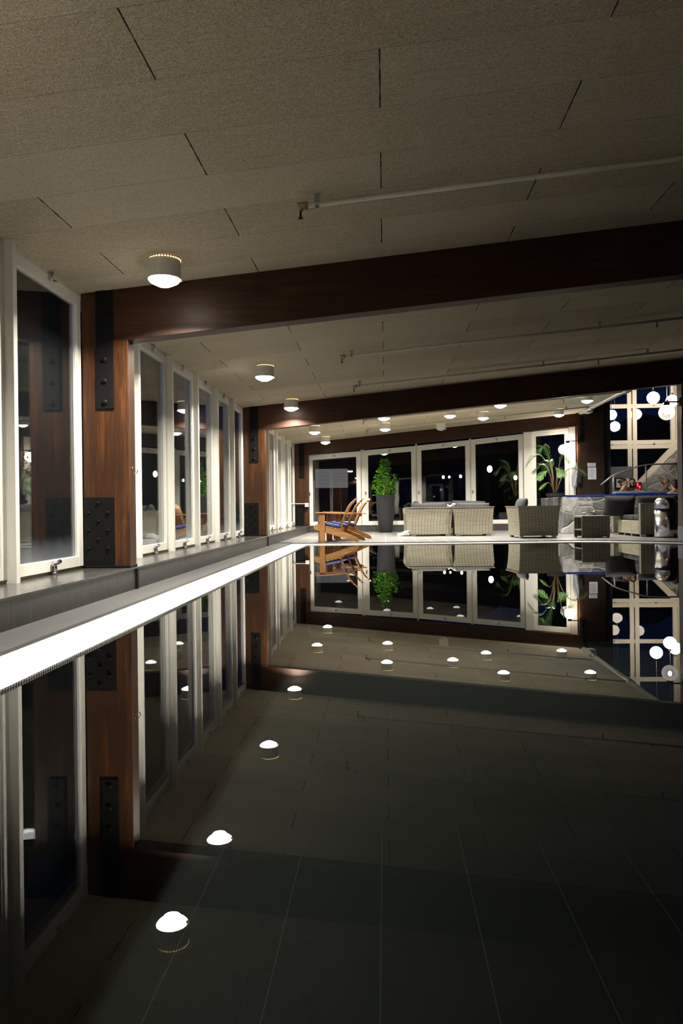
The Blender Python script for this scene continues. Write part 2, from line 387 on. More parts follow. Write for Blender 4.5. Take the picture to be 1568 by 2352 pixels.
tag(gt.build('overflow_grating', M['grate']), 'bright white overflow grating running along the water edge of the pool', 'grating')
bs = MB()
bs.box(-1.75, 5.75, -.1, 14.5, -1.75, -1.6)
struct(bs.build('floor', M['basin']))
bw = MB()
bw.box(-1.8, -1.48, -.1, 14.6, -1.75, .018); bw.box(5.43, 5.8, -.1, 14.6, -1.75, .018); bw.box(-1.8, 5.8, 14.5, 14.9, -1.75, -.2); bw.box(-1.8, 5.8, -.2, .0, -1.75, -.2)
bw.prism([(x, y + .008) for x, y in INN] + [(5.42, 14.7), (-1.47, 14.7)], 'z', -1.7, .018)
struct(bw.build('wall_pool', M['basinwall']))
wt = MB(); wv = [wt.b.verts.new((x, y, .035)) for x, y in [(-1.475, .0), (5.425, .0)] + [(x, y + .01) for x, y in INN[::-1]]]
wt.b.faces.new(wv)
tag(wt.build('pool_water', M['water']), 'still dark pool water mirroring the windows and ceiling lights', 'water')

# back wall, atrium shell
def gable_frame(name, y, xs, z0, zt, m, th=.06, w=.09):
    g = MB()
    for x in xs: g.box(x - w / 2, x + w / 2, y, y + th, z0, zt(x))
    for a, b in zip(xs, xs[1:]):
        g.box(a, b, y, y + th, z0, z0 + .1)
        g.prism([(a, zt(a) - .12), (b, zt(b) - .12), (b, zt(b)), (a, zt(a))], 'y', y, y + th)
    return g.build(name, m)
struct(box('wall_back', M['dark'], -2.7, 5.5, -2.75, -2.62, -.2, .25))
wn = 1
def window_empty(loc):
    global wn
    e = bpy.data.objects.new('window_%d' % wn, None); C.objects.link(e); e.location = loc; e['kind'] = 'structure'; wn += 1
    return e
bk = window_empty((0, -2.65, 0))
gable_frame('frame', -.03, [-2.5 + 1.6 * i for i in range(6)], .25, lambda x: sl(x) - .35, M['white'], .07, .24).parent = bk
MB().box(-2.5, 5.5, -.01, .0, .25, 3.2).build('pane', M['glass'], bk)
struct(MB().prism([(-2.7, sl(-2.7) - .35), (5.5, sl(5.5) - .35), (5.5, sl(5.5) + .1), (-2.7, sl(-2.7) + .1)], 'y', -2.75, -2.6).build('wall_back', M['beam']))
struct(box('wall_right', M['dark'], 15., 15.2, -2.6, 28.6, -.2, 8.))
struct(box('ceiling', M['dark'], 5.5, 15.2, -2.6, 28.7, 7.6, 7.8))
struct(box('wall_upper', M['dark'], 5.46, 5.58, -2.6, 28.5, 3.42, 7.6))
struct(box('wall_behind', M['dark'], 5.5, 15.2, -2.75, -2.6, -.2, 7.8))
struct(box('wall_side', M['dark'], 6.02, 6.2, YE, 28.5, -.2, 7.6))

# left casement windows, one object each
def casement_x(y0, y1):
    e = window_empty((-2.5, y0, .0)); w = y1 - y0; f = MB(); z0, z1 = .272, 2.505
    f.box(-.055, 0, 0, .085, z0, z1, .004); f.box(-.055, 0, w - .085, w, z0, z1, .004)
    f.box(-.055, 0, .085, w - .085, z0, z0 + .085, .004); f.box(-.055, 0, .085, w - .085, z1 - .085, z1, .004)
    f.box(-.03, -.012, .085, .1, z0 + .08, z1 - .08); f.box(-.03, -.012, w - .1, w - .085, z0 + .08, z1 - .08)
    f.box(-.03, -.012, .1, w - .1, z1 - .1, z1 - .085)
    f.build('frame', M['white'], e)
    MB().box(-.034, -.028, .08, w - .08, z0 + .08, z1 - .08).build('pane', M['damp'], e)
    box('subframe', M['sillgap'], -.055, -.012, 0, w, .25, .272, e)
    l = MB(); yc = w * .52
    l.box(-.002, .034, yc - .03, yc + .022, .252, .27, .003); l.tube([(.016, yc, .262), (.016, yc, .33)], [.016, .012], 10)
    l.tube([(.018, yc - .03, .328), (.022, yc + .03, .331), (.026, yc + .065, .345)], [.012, .012, .017], 10); l.ball((.018, yc - .03, .328), .018, n=10, m=8)
    l.build('latch', M['steel'], e, True)
    h = MB(); h.box(-.005, .02, yc - .03, yc + .03, z1 - .04, z1 - .015, .003); h.tube([(.015, yc, z1 - .05), (.02, yc, z1 + .02)], .01, 8)
    h.tube([(.015, yc - .03, z1 - .03), (.03, yc + .05, z1 - .035)], .007, 6)
    h.build('hinge', M['brushed'], e, True)
    return e
tn = 5
def mullion(y1):
    global tn
    m = MB().box(-2.565, -2.44, y1 - .058, y1, .235, sl(-2.5) + .004, .005).build('trim_%d' % tn, M['white']); tn += 1
    return struct(m)
BAYS = [(-2.5, -1.07, []), (-.87, 6.19, [.09, 1.31, 2.53, 3.75, 4.97]),
        (6.37, 13.41, [7.55, 8.75, 9.965, 11.164, 12.351]), (13.6, 21.1, [14.84, 16.09, 17.347, 18.618, 19.833])]
for a, b, ms in BAYS[1:]:
    ed = [a] + ms + [b]
    for i in range(len(ed) - 1):
        casement_x(ed[i] + .004, ed[i + 1] - (.062 if i < len(ms) else .004))
    for m in ms: mullion(m)

# far windows (tops follow the roof slope)
def casement_y(x0, x1, zb, zt0, zt1, y=YE, fw=.125, latch=True):
    e = window_empty((x0, y, 0)); w = x1 - x0; f = MB()
    k = (zt1 - zt0) / w
    def zt(x): return zt0 + k * x
    f.prism([(0, zb), (fw, zb), (fw, zt(fw)), (0, zt(0))], 'y', 0, .06); f.prism([(w - fw, zb), (w, zb), (w, zt(w)), (w - fw, zt(w - fw))], 'y', 0, .06)
    f.prism([(fw, zb), (w - fw, zb), (w - fw, zb + .11), (fw, zb + .11)], 'y', 0, .06)
    f.prism([(fw, zt(fw) - .145), (w - fw, zt(w - fw) - .145), (w - fw, zt(w - fw)), (fw, zt(fw))], 'y', 0, .06)
    s = MB()                                  # thin outer rebate with a shadow joint
    s.prism([(-.02, zb - .03), (w + .02, zb - .03), (w + .02, zb - .008), (-.02, zb - .008)], 'y', .0, .07)
    f.build('frame', M['white'], e); s.build('drip_rail', M['white2'], e)
    MB().prism([(fw - .02, zb + .09), (w - fw + .02, zb + .09), (w - fw + .02, zt(w - fw) - .12), (fw - .02, zt(fw) - .12)], 'y', .03, .037).build('pane', M['glass'], e)
    if latch:
        l = MB(); xm = w * .5
        l.box(xm - .03, xm + .03, -.02, .005, zt(xm) - .1, zt(xm) - .04, .006); l.tube([(xm - .03, -.02, zt(xm) - .05), (xm + .03, -.025, zt(xm) - .09)], .01, 6)
        l.build('hinge', M['brushed'], e, True)
        l = MB(); l.box(.03, .055, -.03, .004, 1.1, 1.19, .006); l.build('latch', M['brushed'], e)
    return e
far = [(-2.14, -.665, 2.226, 2.32), (-.585, .87, 2.335, 2.44), (.90, 2.365, 2.444, 2.578), (2.395, 3.825, 2.585, 2.722)]
for x0, x1, a, b in far: casement_y(x0, x1, .25, a, b)
struct(box('trim_50', M['white'], -.675, -.575, YE + .035, YE + .1, .25, 2.36)); struct(box('trim_51', M['white'], .86, .91, YE + .035, YE + .1, .25, 2.5)); struct(box('trim_52', M['white'], 2.355, 2.405, YE + .035, YE + .1, .25, 2.62))
struct(box('trim_53', M['white'], 3.83, 4.07, YE - .06, YE + .1, .25, 2.77, bev=.006))
casement_y(4.08, 5.06, .25, 2.78, 2.86, YE, .1, False)
struct(box('trim_54', M['white'], 5.07, 5.24, YE - .05, YE + .1, .25, 2.92, bev=.006))
struct(box('wall_far', M['plinthx'], -2.1, 5.3, YE - .12, YE + .12, -.2, .225))
struct(box('trim_55', M['sill'], -2.1, 5.3, YE - .128, YE + .1, .225, .24, bev=.003))
struct(MB().prism([(-2.6, 2.2), (5.3, 2.9), (5.3, 3.36), (-2.6, 2.65)], 'y', YE + .065, YE + .12).build('wall_far', M['dark']))

# ------------------------------------------------------------------ timber frames
def bolt(parent, x, y, z, r=.017, d=.024):
    b = MB(); b.lathe([(r * 1.25, 0), (r * 1.25, .006), (r, .007), (r, d * .7), (r * .6, d), (0, d)], n=6)
    b.warp(lambda c: Vector((x + c.x, y - c.z, z + c.y)))
    return b.build('bolt', M['iron'], parent, False)
def timber_frame(Y, label, depth=.43, right=True, th=.16, xr=5.95):
    t = thing('timber_portal', (-2.3, Y, .25), label, 'timber frame')
    ox, oz = 2.3, -.25
    def L(x, z): return (x + ox, z + oz)
    MB().prism([L(-2.5, .265), L(-2.11, .265), L(-2.11, sl(-2.11) - depth + .03), L(-2.11, 2.62), L(-2.5, sl(-2.5) + .03)], 'y', 0, th, .004).build('post', M['post'], t)
    MB().prism([L(-2.12, sl(-2.12) - depth), L(xr, sl(xr) - depth), L(xr, sl(xr) + .03), L(-2.3, sl(-2.3) + .03), L(-2.3, sl(-2.3) - depth + .02)], 'y', -.002, th + .002, .004).build('beam', M['beam'], t)
    st = MB().box(-2.375 + ox, -2.228 + ox, -.014, -.002, 1.57 + oz, sl(-2.3) + oz, .002).build('strap_plate', M['iron'], t)
    for z in (1.625, 1.80, 1.975, 2.33, 2.475): bolt(st, -2.302 + ox, -.014, z + oz, .02, .019)
    fp = MB().box(-2.495 + ox, -2.238 + ox, -.014, -.001, .268 + oz, .838 + oz, .002).build('foot_plate', M['iron'], t)
    for x, z in ((-2.37, .79), (-2.455, .71), (-2.29, .71), (-2.37, .64), (-2.455, .565), (-2.29, .565), (-2.37, .49), (-2.455, .415), (-2.29, .415)):
        bolt(fp, x + ox, -.014, z + oz, .013, .012)
    MB().box(-2.5 + ox, -2.105 + ox, -.02, th + .01, .0, .02, .003).build('base_shoe', M['iron'], t)
    if right:
        MB().box(5.62 + ox, 5.95 + ox, .0, th, -.185, sl(5.62) + oz - depth + .02).build('post', M['darkpost'], t)
    return t
timber_frame(-1.05, 'dark stained timber frame standing behind the camera, at the near end of the pool')
timber_frame(6.2, 'nearest red-brown timber post and roof beam, with black iron plates, by the large near windows')
timber_frame(13.42, 'second timber post and roof beam, crossing above the far end of the pool')
fr = timber_frame(21.14, 'farthest timber post and beam, directly above the end windows', .345, False, .16, 5.3)
cl = MB().box(7.6, 8.27, -.02, .3, -.185, 3.26).build('post', M['darkpost'], fr)
MB().box(7.565, 7.6, .0, .3, -.185, 3.1).build('edge_board', M['post'], fr)
stp = MB().box(7.63, 7.74, -.034, -.021, 2.2, 2.93, .002).build('strap_plate', M['iron'], fr)
for z in (2.27, 2.45, 2.63, 2.82): bolt(stp, 7.685, -.034, z, .016)
# right-hand post on a concrete base
rp = thing('timber_post', (5.33, 13.95, .065), 'dark timber post on a grey concrete base at the right edge of the photo', 'post')
MB().box(-.02, .4, .0, .22, .26, 3.15, .004).build('shaft', M['greypost'], rp)
MB().box(-.02, .44, -.03, .25, 0, .27, .008).build('concrete_base', M['concrete'], rp)
hk = MB(); hk.tube([(0, 0, 0), (.03, 0, -.002), (.045, 0, -.02), (.04, 0, -.042), (.018, 0, -.05), (.006, 0, -.035)], .004, 6)
hk.ball((.0, 0, 0), .008, n=8, m=6)
h = hk.build('wall_hook', M['brass'], None, True); h.location = (-2.108, 6.27, 1.08); tag(h, 'small bent brass hook screwed into the side of the nearest timber post', 'hook')
jb = thing('cable_trunking', (-2.17, 21.1, .83), 'thin white cable with a small white box on the farthest timber post', 'cable')
MB().box(-.05, .05, -.06, .03, -.055, .055, .006).build('junction_box', M['white'], jb)
MB().tube([(-.04, -.03, .035), (-.32, -.03, .035), (-.325, -1.0, .035)], .009, 8).build('cable', M['white'], jb)

# ------------------------------------------------------------------ ceiling lights
def make_light(lit=True):
    t = bpy.data.objects.new('ceiling_light', None); C.objects.link(t)
    MB().lathe([(.118, .04), (.122, .035), (.122, -.14), (.118, -.145), (.108, -.141), (.108, -.11), (0, -.11)], n=32).build('housing', M['housing'], t, False)
    MB().lathe([(.119, -.137), (.119, -.149), (.105, -.165), (.075, -.181), (.045, -.195), (0, -.2)], n=20, cap=True).build('lens', M['lens'] if lit else M['lensoff'], t, True)
    MB().box(.108, .136, -.012, .012, -.165, -.147, .003).build('catch', M['housing'], t)
    if lit:
        ld = bpy.data.lights.new('bulb', 'AREA'); ld.energy = 85; ld.color = (1., .94, .835); ld.shape = 'DISK'; ld.size = .12; ld.spread = 2.5
        lo = bpy.data.objects.new('bulb', ld); C.objects.link(lo); lo.parent = t; lo.location = (0, 0, -.2025)
    return t
L0 = make_light(True)
LP = [(-1.64, 5.66, 'white drum ceiling light nearest the camera, hanging in front of the first beam', 1),
      (-1.6, 7.13, 'white drum ceiling light just beyond the first beam, seen only in the water', 0),
      (-1.57, 10.0, 'white drum ceiling light by the middle windows, midway between two beams', 0),
      (-1.6, 13.1, 'white drum ceiling light with a glowing top gap, beside the second beam', 2),
      (-1.585, 17.33, 'lit drum ceiling light at far left, just past the second beam', 0),
      (-1.55, 20.03, 'lit drum ceiling light closest to the far left corner', 0),
      (0., 16.1, 'lit drum light half hidden by the second beam, above the tall planter', 0),
      (.02, 18.38, 'lit drum ceiling light straight above the tall black planter', 0),
      (1.46, 17.02, 'lit drum ceiling light above the two pale armchairs, nearer of the middle pair', 0),
      (2.35, 18.26, 'lit drum ceiling light above the right-hand end window', 0),
      (2.43, 16.1, 'lit drum light half hidden behind the second beam, right of centre', 0),
      (4.4, 19.5, 'lit drum ceiling light beside the dark column and globe wall lamp', 0),
      (4.45, 17.0, 'lit drum ceiling light next to the sloping duct', 0),
      (-1.6, 2.6, 'lit drum ceiling light over the near left corner, outside the picture', 0),
      (-1.6, -.7, 'unseen drum ceiling light behind the camera by the left windows, added to light the back frames', 0), (1.3, -1.7, 'unseen drum ceiling light added behind the camera, mid near end, to light the back frames', 0)]  # both added to brighten the back frames mirrored in the end glass
for i, (x, y, lb, up) in enumerate(LP):
    o = L0 if i == 0 else dup(L0)
    o.location = (x, y, sl(x) - .004); tag(o, lb, 'ceiling light', 'drum ceiling lights')
    if up:
        k = MB()
        for q in range(36):
            a = 2 * PI * q / 36; k.box(-.006, .006, .1205, .1248, -.004, .003, 0, Matrix.Rotation(a, 4, 'Z'))
        g = k.build('top_gap', M['uplight'], o)
        MB().lathe([(.1215, .006), (.1232, .006), (.1232, -.003), (.1215, -.003)], n=32, cap=False).build('rim_ring', M['brass'], o)
o = make_light(False); o.location = (1.46, 19.75, sl(1.46) - .004); tag(o, 'unlit white drum ceiling light in front of the far beam', 'ceiling light', 'drum ceiling lights')

# sprinkler pipes
def sprinkler(name, Y, x0, x1, heads, hangers, label):
    z0 = sl(x0) - .062
    t = thing(name, (x0, Y, z0), label, 'pipe')
    def P(x): return (x - x0, 0, .091 * (x - x0))
    MB().tube([P(x0 + .03), P(x1)], .0175, 12).build('pipe', M['pipe'], t, True)
    j = MB(); j.tube([P(x0 - .02), P(x0 + .045)], .024, 10); j.tube([(.0, 0, .0), (.0, 0, -.03)], .02, 10); j.build('end_fitting', M['pipejoint'], t, True)
    for x in heads:
        p = P(x); s = MB(); s.tube([(p[0], 0, p[2] - .015), (p[0], 0, p[2] - .06)], .007, 6); s.lathe([(.016, -.078), (.016, -.074), (.006, -.072), (.006, -.055)], (p[0], 0, p[2]), 10)
        s.build('sprinkler_head', M['iron'], t)
    for x in hangers:
        p = P(x); s = MB(); s.tube([(p[0], 0, p[2] - .02), (p[0], .0, p[2] + .07)], .007, 6); s.box(p[0] - .014, p[0] + .014, -.012, .012, p[2] + .015, p[2] + .068)
        s.tube([(p[0] - .012, 0, p[2] - .012 * .09), (p[0] + .012, 0, p[2] + .012 * .09)], .0215, 12)
        s.build('hanger', M['brushed'], t)
    return t
sprinkler('sprinkler_pipe', 4.84, -.515, 5.15, (-.515, 2.6, 5.0), (-.41, 2.2, 4.4), 'nearest pale sprinkler pipe, crossing the ceiling in front of the first beam')
sprinkler('sprinkler_pipe', 9.68, -.525, 5.15, (-.525, 3.4), (-.4, 2.7, 4.6), 'pale sprinkler pipe just past the first beam, nearer of two in the middle bay')
sprinkler('sprinkler_pipe', 12.1, -.47, 5.15, (-.47, 3.35), (-.38, 2.5, 4.1), 'pale sprinkler pipe close in front of the second beam')
sprinkler('sprinkler_pipe', 16.8, -.45, 5.15, (-.45, 3.9), (-.38, 2.4, 4.3), 'pale sprinkler pipe just past the second beam, nearer of two in the far bay')
sprinkler('sprinkler_pipe', 19.1, -.44, 5.05, (-.44, 3.0), (-.36, 2.2, 4.5), 'farthest pale sprinkler pipe, crossing in front of the last beam')
gd = thing('gutter_duct', (5.33, 21.05, 3.285), 'thick grey-green drain pipe sloping along the outer edge of the ceiling', 'pipe')
MB().tube([(0, -.05, 0), (.0, -7.6, .02)], .095, 18).build('pipe', M['gutter'], gd, True)
for y in (-1.1, -3.9): MB().tube([(0, y - .12, .0), (0, y + .12, .0)], .108, 18).build('clamp', M['brushed'], gd, True)
MB().tube([(.0, -.1, -.02), (.18, -.12, -.04), (.26, -.12, -.02), (.29, -.12, .08), (.29, -.12, .2)], .05, 12).build('elbow', M['white2'], gd, True)

# ------------------------------------------------------------------ adirondack chairs and cushions
CW = .55
def make_chair():
    t = bpy.data.objects.new('adirondack_chair', None); C.objects.link(t)
    side = [(-.10, .275), (-.085, .315), (-.05, .335), (.38, .24), (.715, .098), (.765, .055), (.78, .0), (.735, .0), (.26, .142), (-.03, .232), (-.09, .25)]
    for y in (.035, CW - .065): MB().prism(side, 'y', y, y + .03, .004).build('side_rail', M['teak'], t)
    for y in (.0, CW - .035): MB().box(.0, .11, y, y + .035, 0, .555, .005).build('front_leg', M['teakz'], t)
    for y in (-.035, CW - .12):
        MB().prism([(-.07, y + .02), (-.04, y), (.55, y + .01), (.66, y + .04), (.66, y + .11), (.55, y + .15), (-.04, y + .155), (-.07, y + .13)], 'z', 0, .022, .004)\
            .warp(lambda c: Vector((c.x, c.y, c.z + .572 - .055 * (c.x + .07)))).build('armrest', M['teak'], t)
    prof = [(.40, .225), (.455, .35), (.505, .47), (.555, .59), (.605, .69), (.665, .765), (.72, .815), (.772, .862)]
    n = 6; wd = (CW - .1) / n
    for i in range(n):
        u = (i + .5) / n * 2 - 1; top = 1 - .34 * u * u
        pts = []
        for k in range(len(prof) * 3):
            s = k / (len(prof) * 3 - 1) * top * (len(prof) - 1); a = int(min(s, len(prof) - 2)); f = s - a
            pts.append((prof[a][0] * (1 - f) + prof[a + 1][0] * f, prof[a][1] * (1 - f) + prof[a + 1][1] * f))
        b = MB(); yc = .05 + wd * (i + .5); prev = None
        for k, (x, z) in enumerate(pts):
            w = wd * (.40 + .08 * k / len(pts)); fan = (yc - CW / 2) * (.92 + .14 * k / len(pts)) + CW / 2
            if k == len(pts) - 1: w *= .55
            cur = [b.b.verts.new(p) for p in ((x - .013, fan - w, z + .007), (x - .013, fan + w, z + .007), (x + .014, fan + w, z - .007), (x + .014, fan - w, z - .007))]
            if prev:
                for q in range(4): b.b.faces.new((prev[q], prev[(q + 1) % 4], cur[(q + 1) % 4], cur[q]))
            else: b.b.faces.new(cur[::-1])
            prev = cur
        b.b.faces.new(prev); b.build('back_slat', M['teakz'], t)
    for i in range(6):
        x = .0 + i * .078; z = .33 - .215 * (x + .05) * .98 + .008
        MB().box(x - .033, x + .033, .03, CW - .03, z - .004, z + .016, .003, Matrix.Translation((x, 0, z)) @ Matrix.Rotation(.21, 4, 'Y') @ Matrix.Translation((-x, 0, -z))).build('seat_slat', M['teak'], t)
    MB().box(.54, .565, .0, CW, .485, .545, .003).build('back_rail', M['teak'], t)
    MB().box(.385, .41, .06, CW - .06, .20, .26, .003).build('back_rail', M['teak'], t)
    MB().box(.0, .025, .06, CW - .06, .24, .325, .003).build('front_rail', M['teak'], t)
    return t
def make_cushion():
    b = MB(); b.box(.0, .42, .06, CW - .06, 0, .065, .0, None, 7)
    def f(c):
        x = c.x; u = (c.y - CW / 2) / (CW / 2 - .06); e = min(1, min(1 - abs(u), min(x, .42 - x) / .2) * 5 + .35)
        mid = .03; z = mid + (c.z - mid) * e + .006 * math.sin(x * 46) * math.cos(u * 5)
        return Vector((x + .012 * math.sin(u * 4), c.y, z - .205 * x + .045 * max(0, (x - .25)) ** 1.0))
    return b.warp(f).build('seat_cushion', M['blue'], None, True)
CH = [((-1.28, 14.77, .065), 'slatted teak garden chair nearest the pool edge, first of three in a row', 'blue seat pad on the nearest slatted teak chair'),
      ((-1.18, 15.41, .065), 'slatted teak garden chair in the middle of the row of three', 'blue seat pad on the middle slatted teak chair'),
      ((-1.05, 16.05, .065), 'slatted teak garden chair at the back of the row, closest to the end windows', 'blue seat pad on the slatted teak chair closest to the end windows')]
ch0 = make_chair(); cu0 = make_cushion()
for i, (p, lb, lc) in enumerate(CH):
    o = ch0 if i == 0 else dup(ch0); o.location = p; o.rotation_euler = (0, 0, (.13, .10, .15)[i]); tag(o, lb, 'chair', 'slatted garden chairs')
    c = cu0 if i == 0 else dup(cu0); c.location = (p[0] + .005, p[1], p[2] + .352); c.rotation_euler = o.rotation_euler; tag(c, lc, 'cushion', 'blue seat cushions')

# ------------------------------------------------------------------ planter with clipped ficus
def leaf_quad(b, p, d, up, l, w):
    d = d.normalized(); s = d.cross(up); s = s.normalized() if s.length > 1e-3 else Vector((1, 0, 0)); n = s.cross(d)
    a = b.b.verts.new(p); c1 = b.b.verts.new(p + d * l * .5 + s * w + n * .2 * w); c2 = b.b.verts.new(p + d * l * .5 - s * w + n * .2 * w); m = b.b.verts.new(p + d * l * .5); e = b.b.verts.new(p + d * l)
    b.b.faces.new((a, c1, m)); b.b.faces.new((a, m, c2)); b.b.faces.new((c1, e, m)); b.b.faces.new((m, e, c2))
pl = thing('potted_ficus', (0.01, 20.45, .065), 'tall tapered black planter with a bushy green ficus before the end windows', 'potted plant')
MB().lathe([(0, 0), (.17, 0), (.178, .01), (.205, .28), (.235, .62), (.246, .98), (.25, 1.0), (.246, 1.008), (.225, 1.008), (.222, .95), (0, .95)], n=36, cap=False).build('planter', M['planter'], pl, True)
MB().lathe([(0, .955), (.22, .955), (.22, .965), (0, .97)], n=24, cap=False).build('soil', M['soil'], pl)
st = MB(); lf = MB()
for k in range(9):
    a = R.uniform(0, 2 * PI); r = R.uniform(0, .06); top = R.uniform(1.35, 1.9) if k else 1.92
    lean = .04 if k == 0 else R.uniform(.08, .22)
    pts = [Vector((r * math.cos(a) + lean * math.cos(a) * t ** 1.2, r * math.sin(a) + lean * math.sin(a) * t ** 1.2, .95 + (top - .95) * t)) for t in [i / 6 for i in range(7)]]
    st.tube(pts, [.011 - .0012 * i for i in range(7)], 6)
st.build('stem', M['stem'], pl, True)
PR = [(0, .2), (.14, .27), (.3, .255), (.42, .19), (.6, .135), (.8, .115), (1.001, .06)]
for k in range(860):
    t = R.random() ** 1.2; z = 1.0 + t * .95
    q = [i for i in range(len(PR) - 1) if PR[i][0] <= t < PR[i + 1][0]][0]; g_ = (t - PR[q][0]) / (PR[q + 1][0] - PR[q][0])
    a = R.uniform(0, 2 * PI); rr = (PR[q][1] * (1 - g_) + PR[q + 1][1] * g_) * R.random() ** .5 * (1 + .35 * math.sin(3 * a + 9 * t)) * R.uniform(.85, 1.12)
    p = Vector((rr * math.cos(a) - .03 + .015 * math.sin(8 * t), rr * math.sin(a), z))
    d = Vector((math.cos(a) + R.uniform(-.8, .8), math.sin(a) + R.uniform(-.8, .8), R.uniform(-.35, .8)))
    leaf_quad(lf, p, d, Vector((R.uniform(-.6, .6), R.uniform(-.6, .6), 1)), R.uniform(.06, .1), R.uniform(.018, .03))
for bx, bz in ((-.31, 1.22), (.27, 1.46), (.22, 1.30), (-.20, 1.36), (.2, 1.14)):
    for k in range(26):
        p = Vector((bx + R.gauss(0, .04), R.gauss(0, .06), bz + R.gauss(0, .04)))
        leaf_quad(lf, p, Vector((R.uniform(-1, 1), R.uniform(-1, 1), R.uniform(-.3, 1))), Vector((0, 0, 1)), R.uniform(.045, .08), R.uniform(.014, .024))
lf.build('foliage', M['leaf'], pl)

# ------------------------------------------------------------------ rattan lounge furniture
def flare(w, d, h, k):
    def f(c):
        t = max(0, c.z / h) ** 2.4
        return Vector((c.x * (1 + k * t), c.y * (1 + k * t), c.z))
    return f
def rattan_seat(name, loc, rz, label, cat, w, d, h=.655, m='rattan', k=.11, group=None):
    t = thing(name, loc, label, cat, rz, group); F = flare(w, d, h, k); a = .13; hw, hd = w / 2, d / 2
    z0 = .045
    def part(nm, x0, x1, y0, y1, zz0, zz1):
        b = MB(); b.box(x0, x1, y0, y1, zz0, zz1, .0, None, 6); b.warp(F); o = b.build(nm, M[m], t); return o
    part('backrest', -hw, hw, -hd, -hd + a, z0, h)
    part('armrest', -hw, -hw + a, -hd + a, hd, z0, h); part('armrest', hw - a, hw, -hd + a, hd, z0, h)
    part('seat_base', -hw + a, hw - a, -hd + a, hd - .01, z0, .30)
    rim = MB()
    e = .012
    rim.box(-hw - e, hw + e, -hd - e, -hd + a, h - .012, h + .008); rim.box(-hw - e, -hw + a, -hd + a, hd + e, h - .012, h + .008); rim.box(hw - a, hw + e, -hd + a, hd + e, h - .012, h + .008)
    rim.warp(F).build('top_edging', M[m], t)
    for x in (-hw + .07, hw - .07):
        for y in (-hd + .05, hd - .06): MB().box(x - .055, x + .055, y - .035, y + .035, 0, z0, .004).build('foot', M['brushed'], t)
    return t
def cushion(name, loc, rot, size, label, m='charcoal', puff=.35):
    b = MB(); sx, sy, sz = size; b.box(-sx / 2, sx / 2, -sy / 2, sy / 2, -sz / 2, sz / 2, 0, None, 9)
    def f(c):
        u, v = abs(2 * c.x / sx), abs(2 * c.z / sz)
        e = (max(0, 1 - u ** 3.2) * max(0, 1 - v ** 3.2)) ** .5
        return Vector((c.x * (1 - .05 * v * v * (1 - u)), c.y * (puff * .35 + e * (1 - puff * .35)) + .006 * math.sin(c.x * 23 + c.z * 17), c.z * (1 - .06 * u * u * (1 - v))))
    b.warp(f); o = b.build(name, M[m], None, True); o.location = loc; o.rotation_euler = rot
    return tag(o, label, 'cushion', 'charcoal lounge cushions')
FZ = .065
# armchairs A, B with their backs to the pool, C turned side-on
rattan_seat('rattan_armchair', (1.01, 17.88, FZ), .07, 'pale rattan armchair with its back to the pool, left one of the pair', 'armchair', .92, .82)
rattan_seat('rattan_armchair', (1.99, 17.74, FZ), -.02, 'pale rattan armchair with its back to the pool, right one of the pair', 'armchair', .82, .82)
ca = rattan_seat('rattan_armchair', (3.10, 16.27, FZ), -PI / 2 + .12, 'rattan armchair standing side-on beside the stone tub wall', 'armchair', .82, .80)
# sofa D behind them facing the camera
sd = thing('rattan_sofa', (1.52, 18.85, FZ), 'long rattan sofa mostly hidden behind the two pale armchairs', 'sofa')
for nm, b in (('backrest', (-1.01, 1.01, .28, .42, .045, .66)), ('armrest', (-1.05, -.91, -.42, .42, .045, .64)), ('armrest', (.91, 1.05, -.42, .42, .045, .64)), ('seat_base', (-.91, .91, -.40, .28, .045, .3))):
    MB().box(*b, 0, None, 4).warp(flare(2.3, .84, .66, .03)).build(nm, M['rattan'], sd)
for x in (-.97, .97):
    for y in (-.36, .36): MB().box(x - .05, x + .05, y - .035, y + .035, 0, .045).build('foot', M['brushed'], sd)
cushion('back_cushion', (1.0, 17.68, .60), (-.12, 0, .07), (.80, .17, .44), 'long grey cushion showing above the back of the left pale armchair')
cushion('back_cushion', (1.98, 17.56, .595), (-.12, 0.02, -.02), (.78, .17, .44), 'grey cushion leaning above the back of the right pale armchair')
cushion('back_cushion', (.72, 18.66, .66), (.2, 0, 1.35), (.5, .17, .44), 'grey cushion propped on the left arm of the long rattan sofa')
cushion('back_cushion', (1.30, 18.98, .63), (.22, 0, .05), (.72, .18, .46), 'grey cushion at the middle of the long rattan sofa')
cushion('back_cushion', (2.05, 18.98, .645), (.22, 0.04, -.06), (.8, .18, .46), 'large grey cushion at the right end of the long rattan sofa')
cushion('back_cushion', (2.86, 16.32, .68), (-.25, 0, -PI / 2 + .12), (.6, .17, .42), 'grey cushion rising from the side-on rattan armchair')
for x in (0, 1):
    MB().box(-.445, .445, -.33, .26, 0, .12, .03).build("seat_cushion", M["charcoal"], None)
sc_ = [o for o in C.objects if o.name.startswith('seat_cushion') and 'label' not in o]
for o, x, lb in zip(sc_, (1.06, 1.98), ('left', 'right')):
    o.location = (x, 18.78, FZ + .301); tag(o, 'flat charcoal seat cushion on the %s half of the long rattan sofa' % lb, 'cushion', 'charcoal seat cushions')
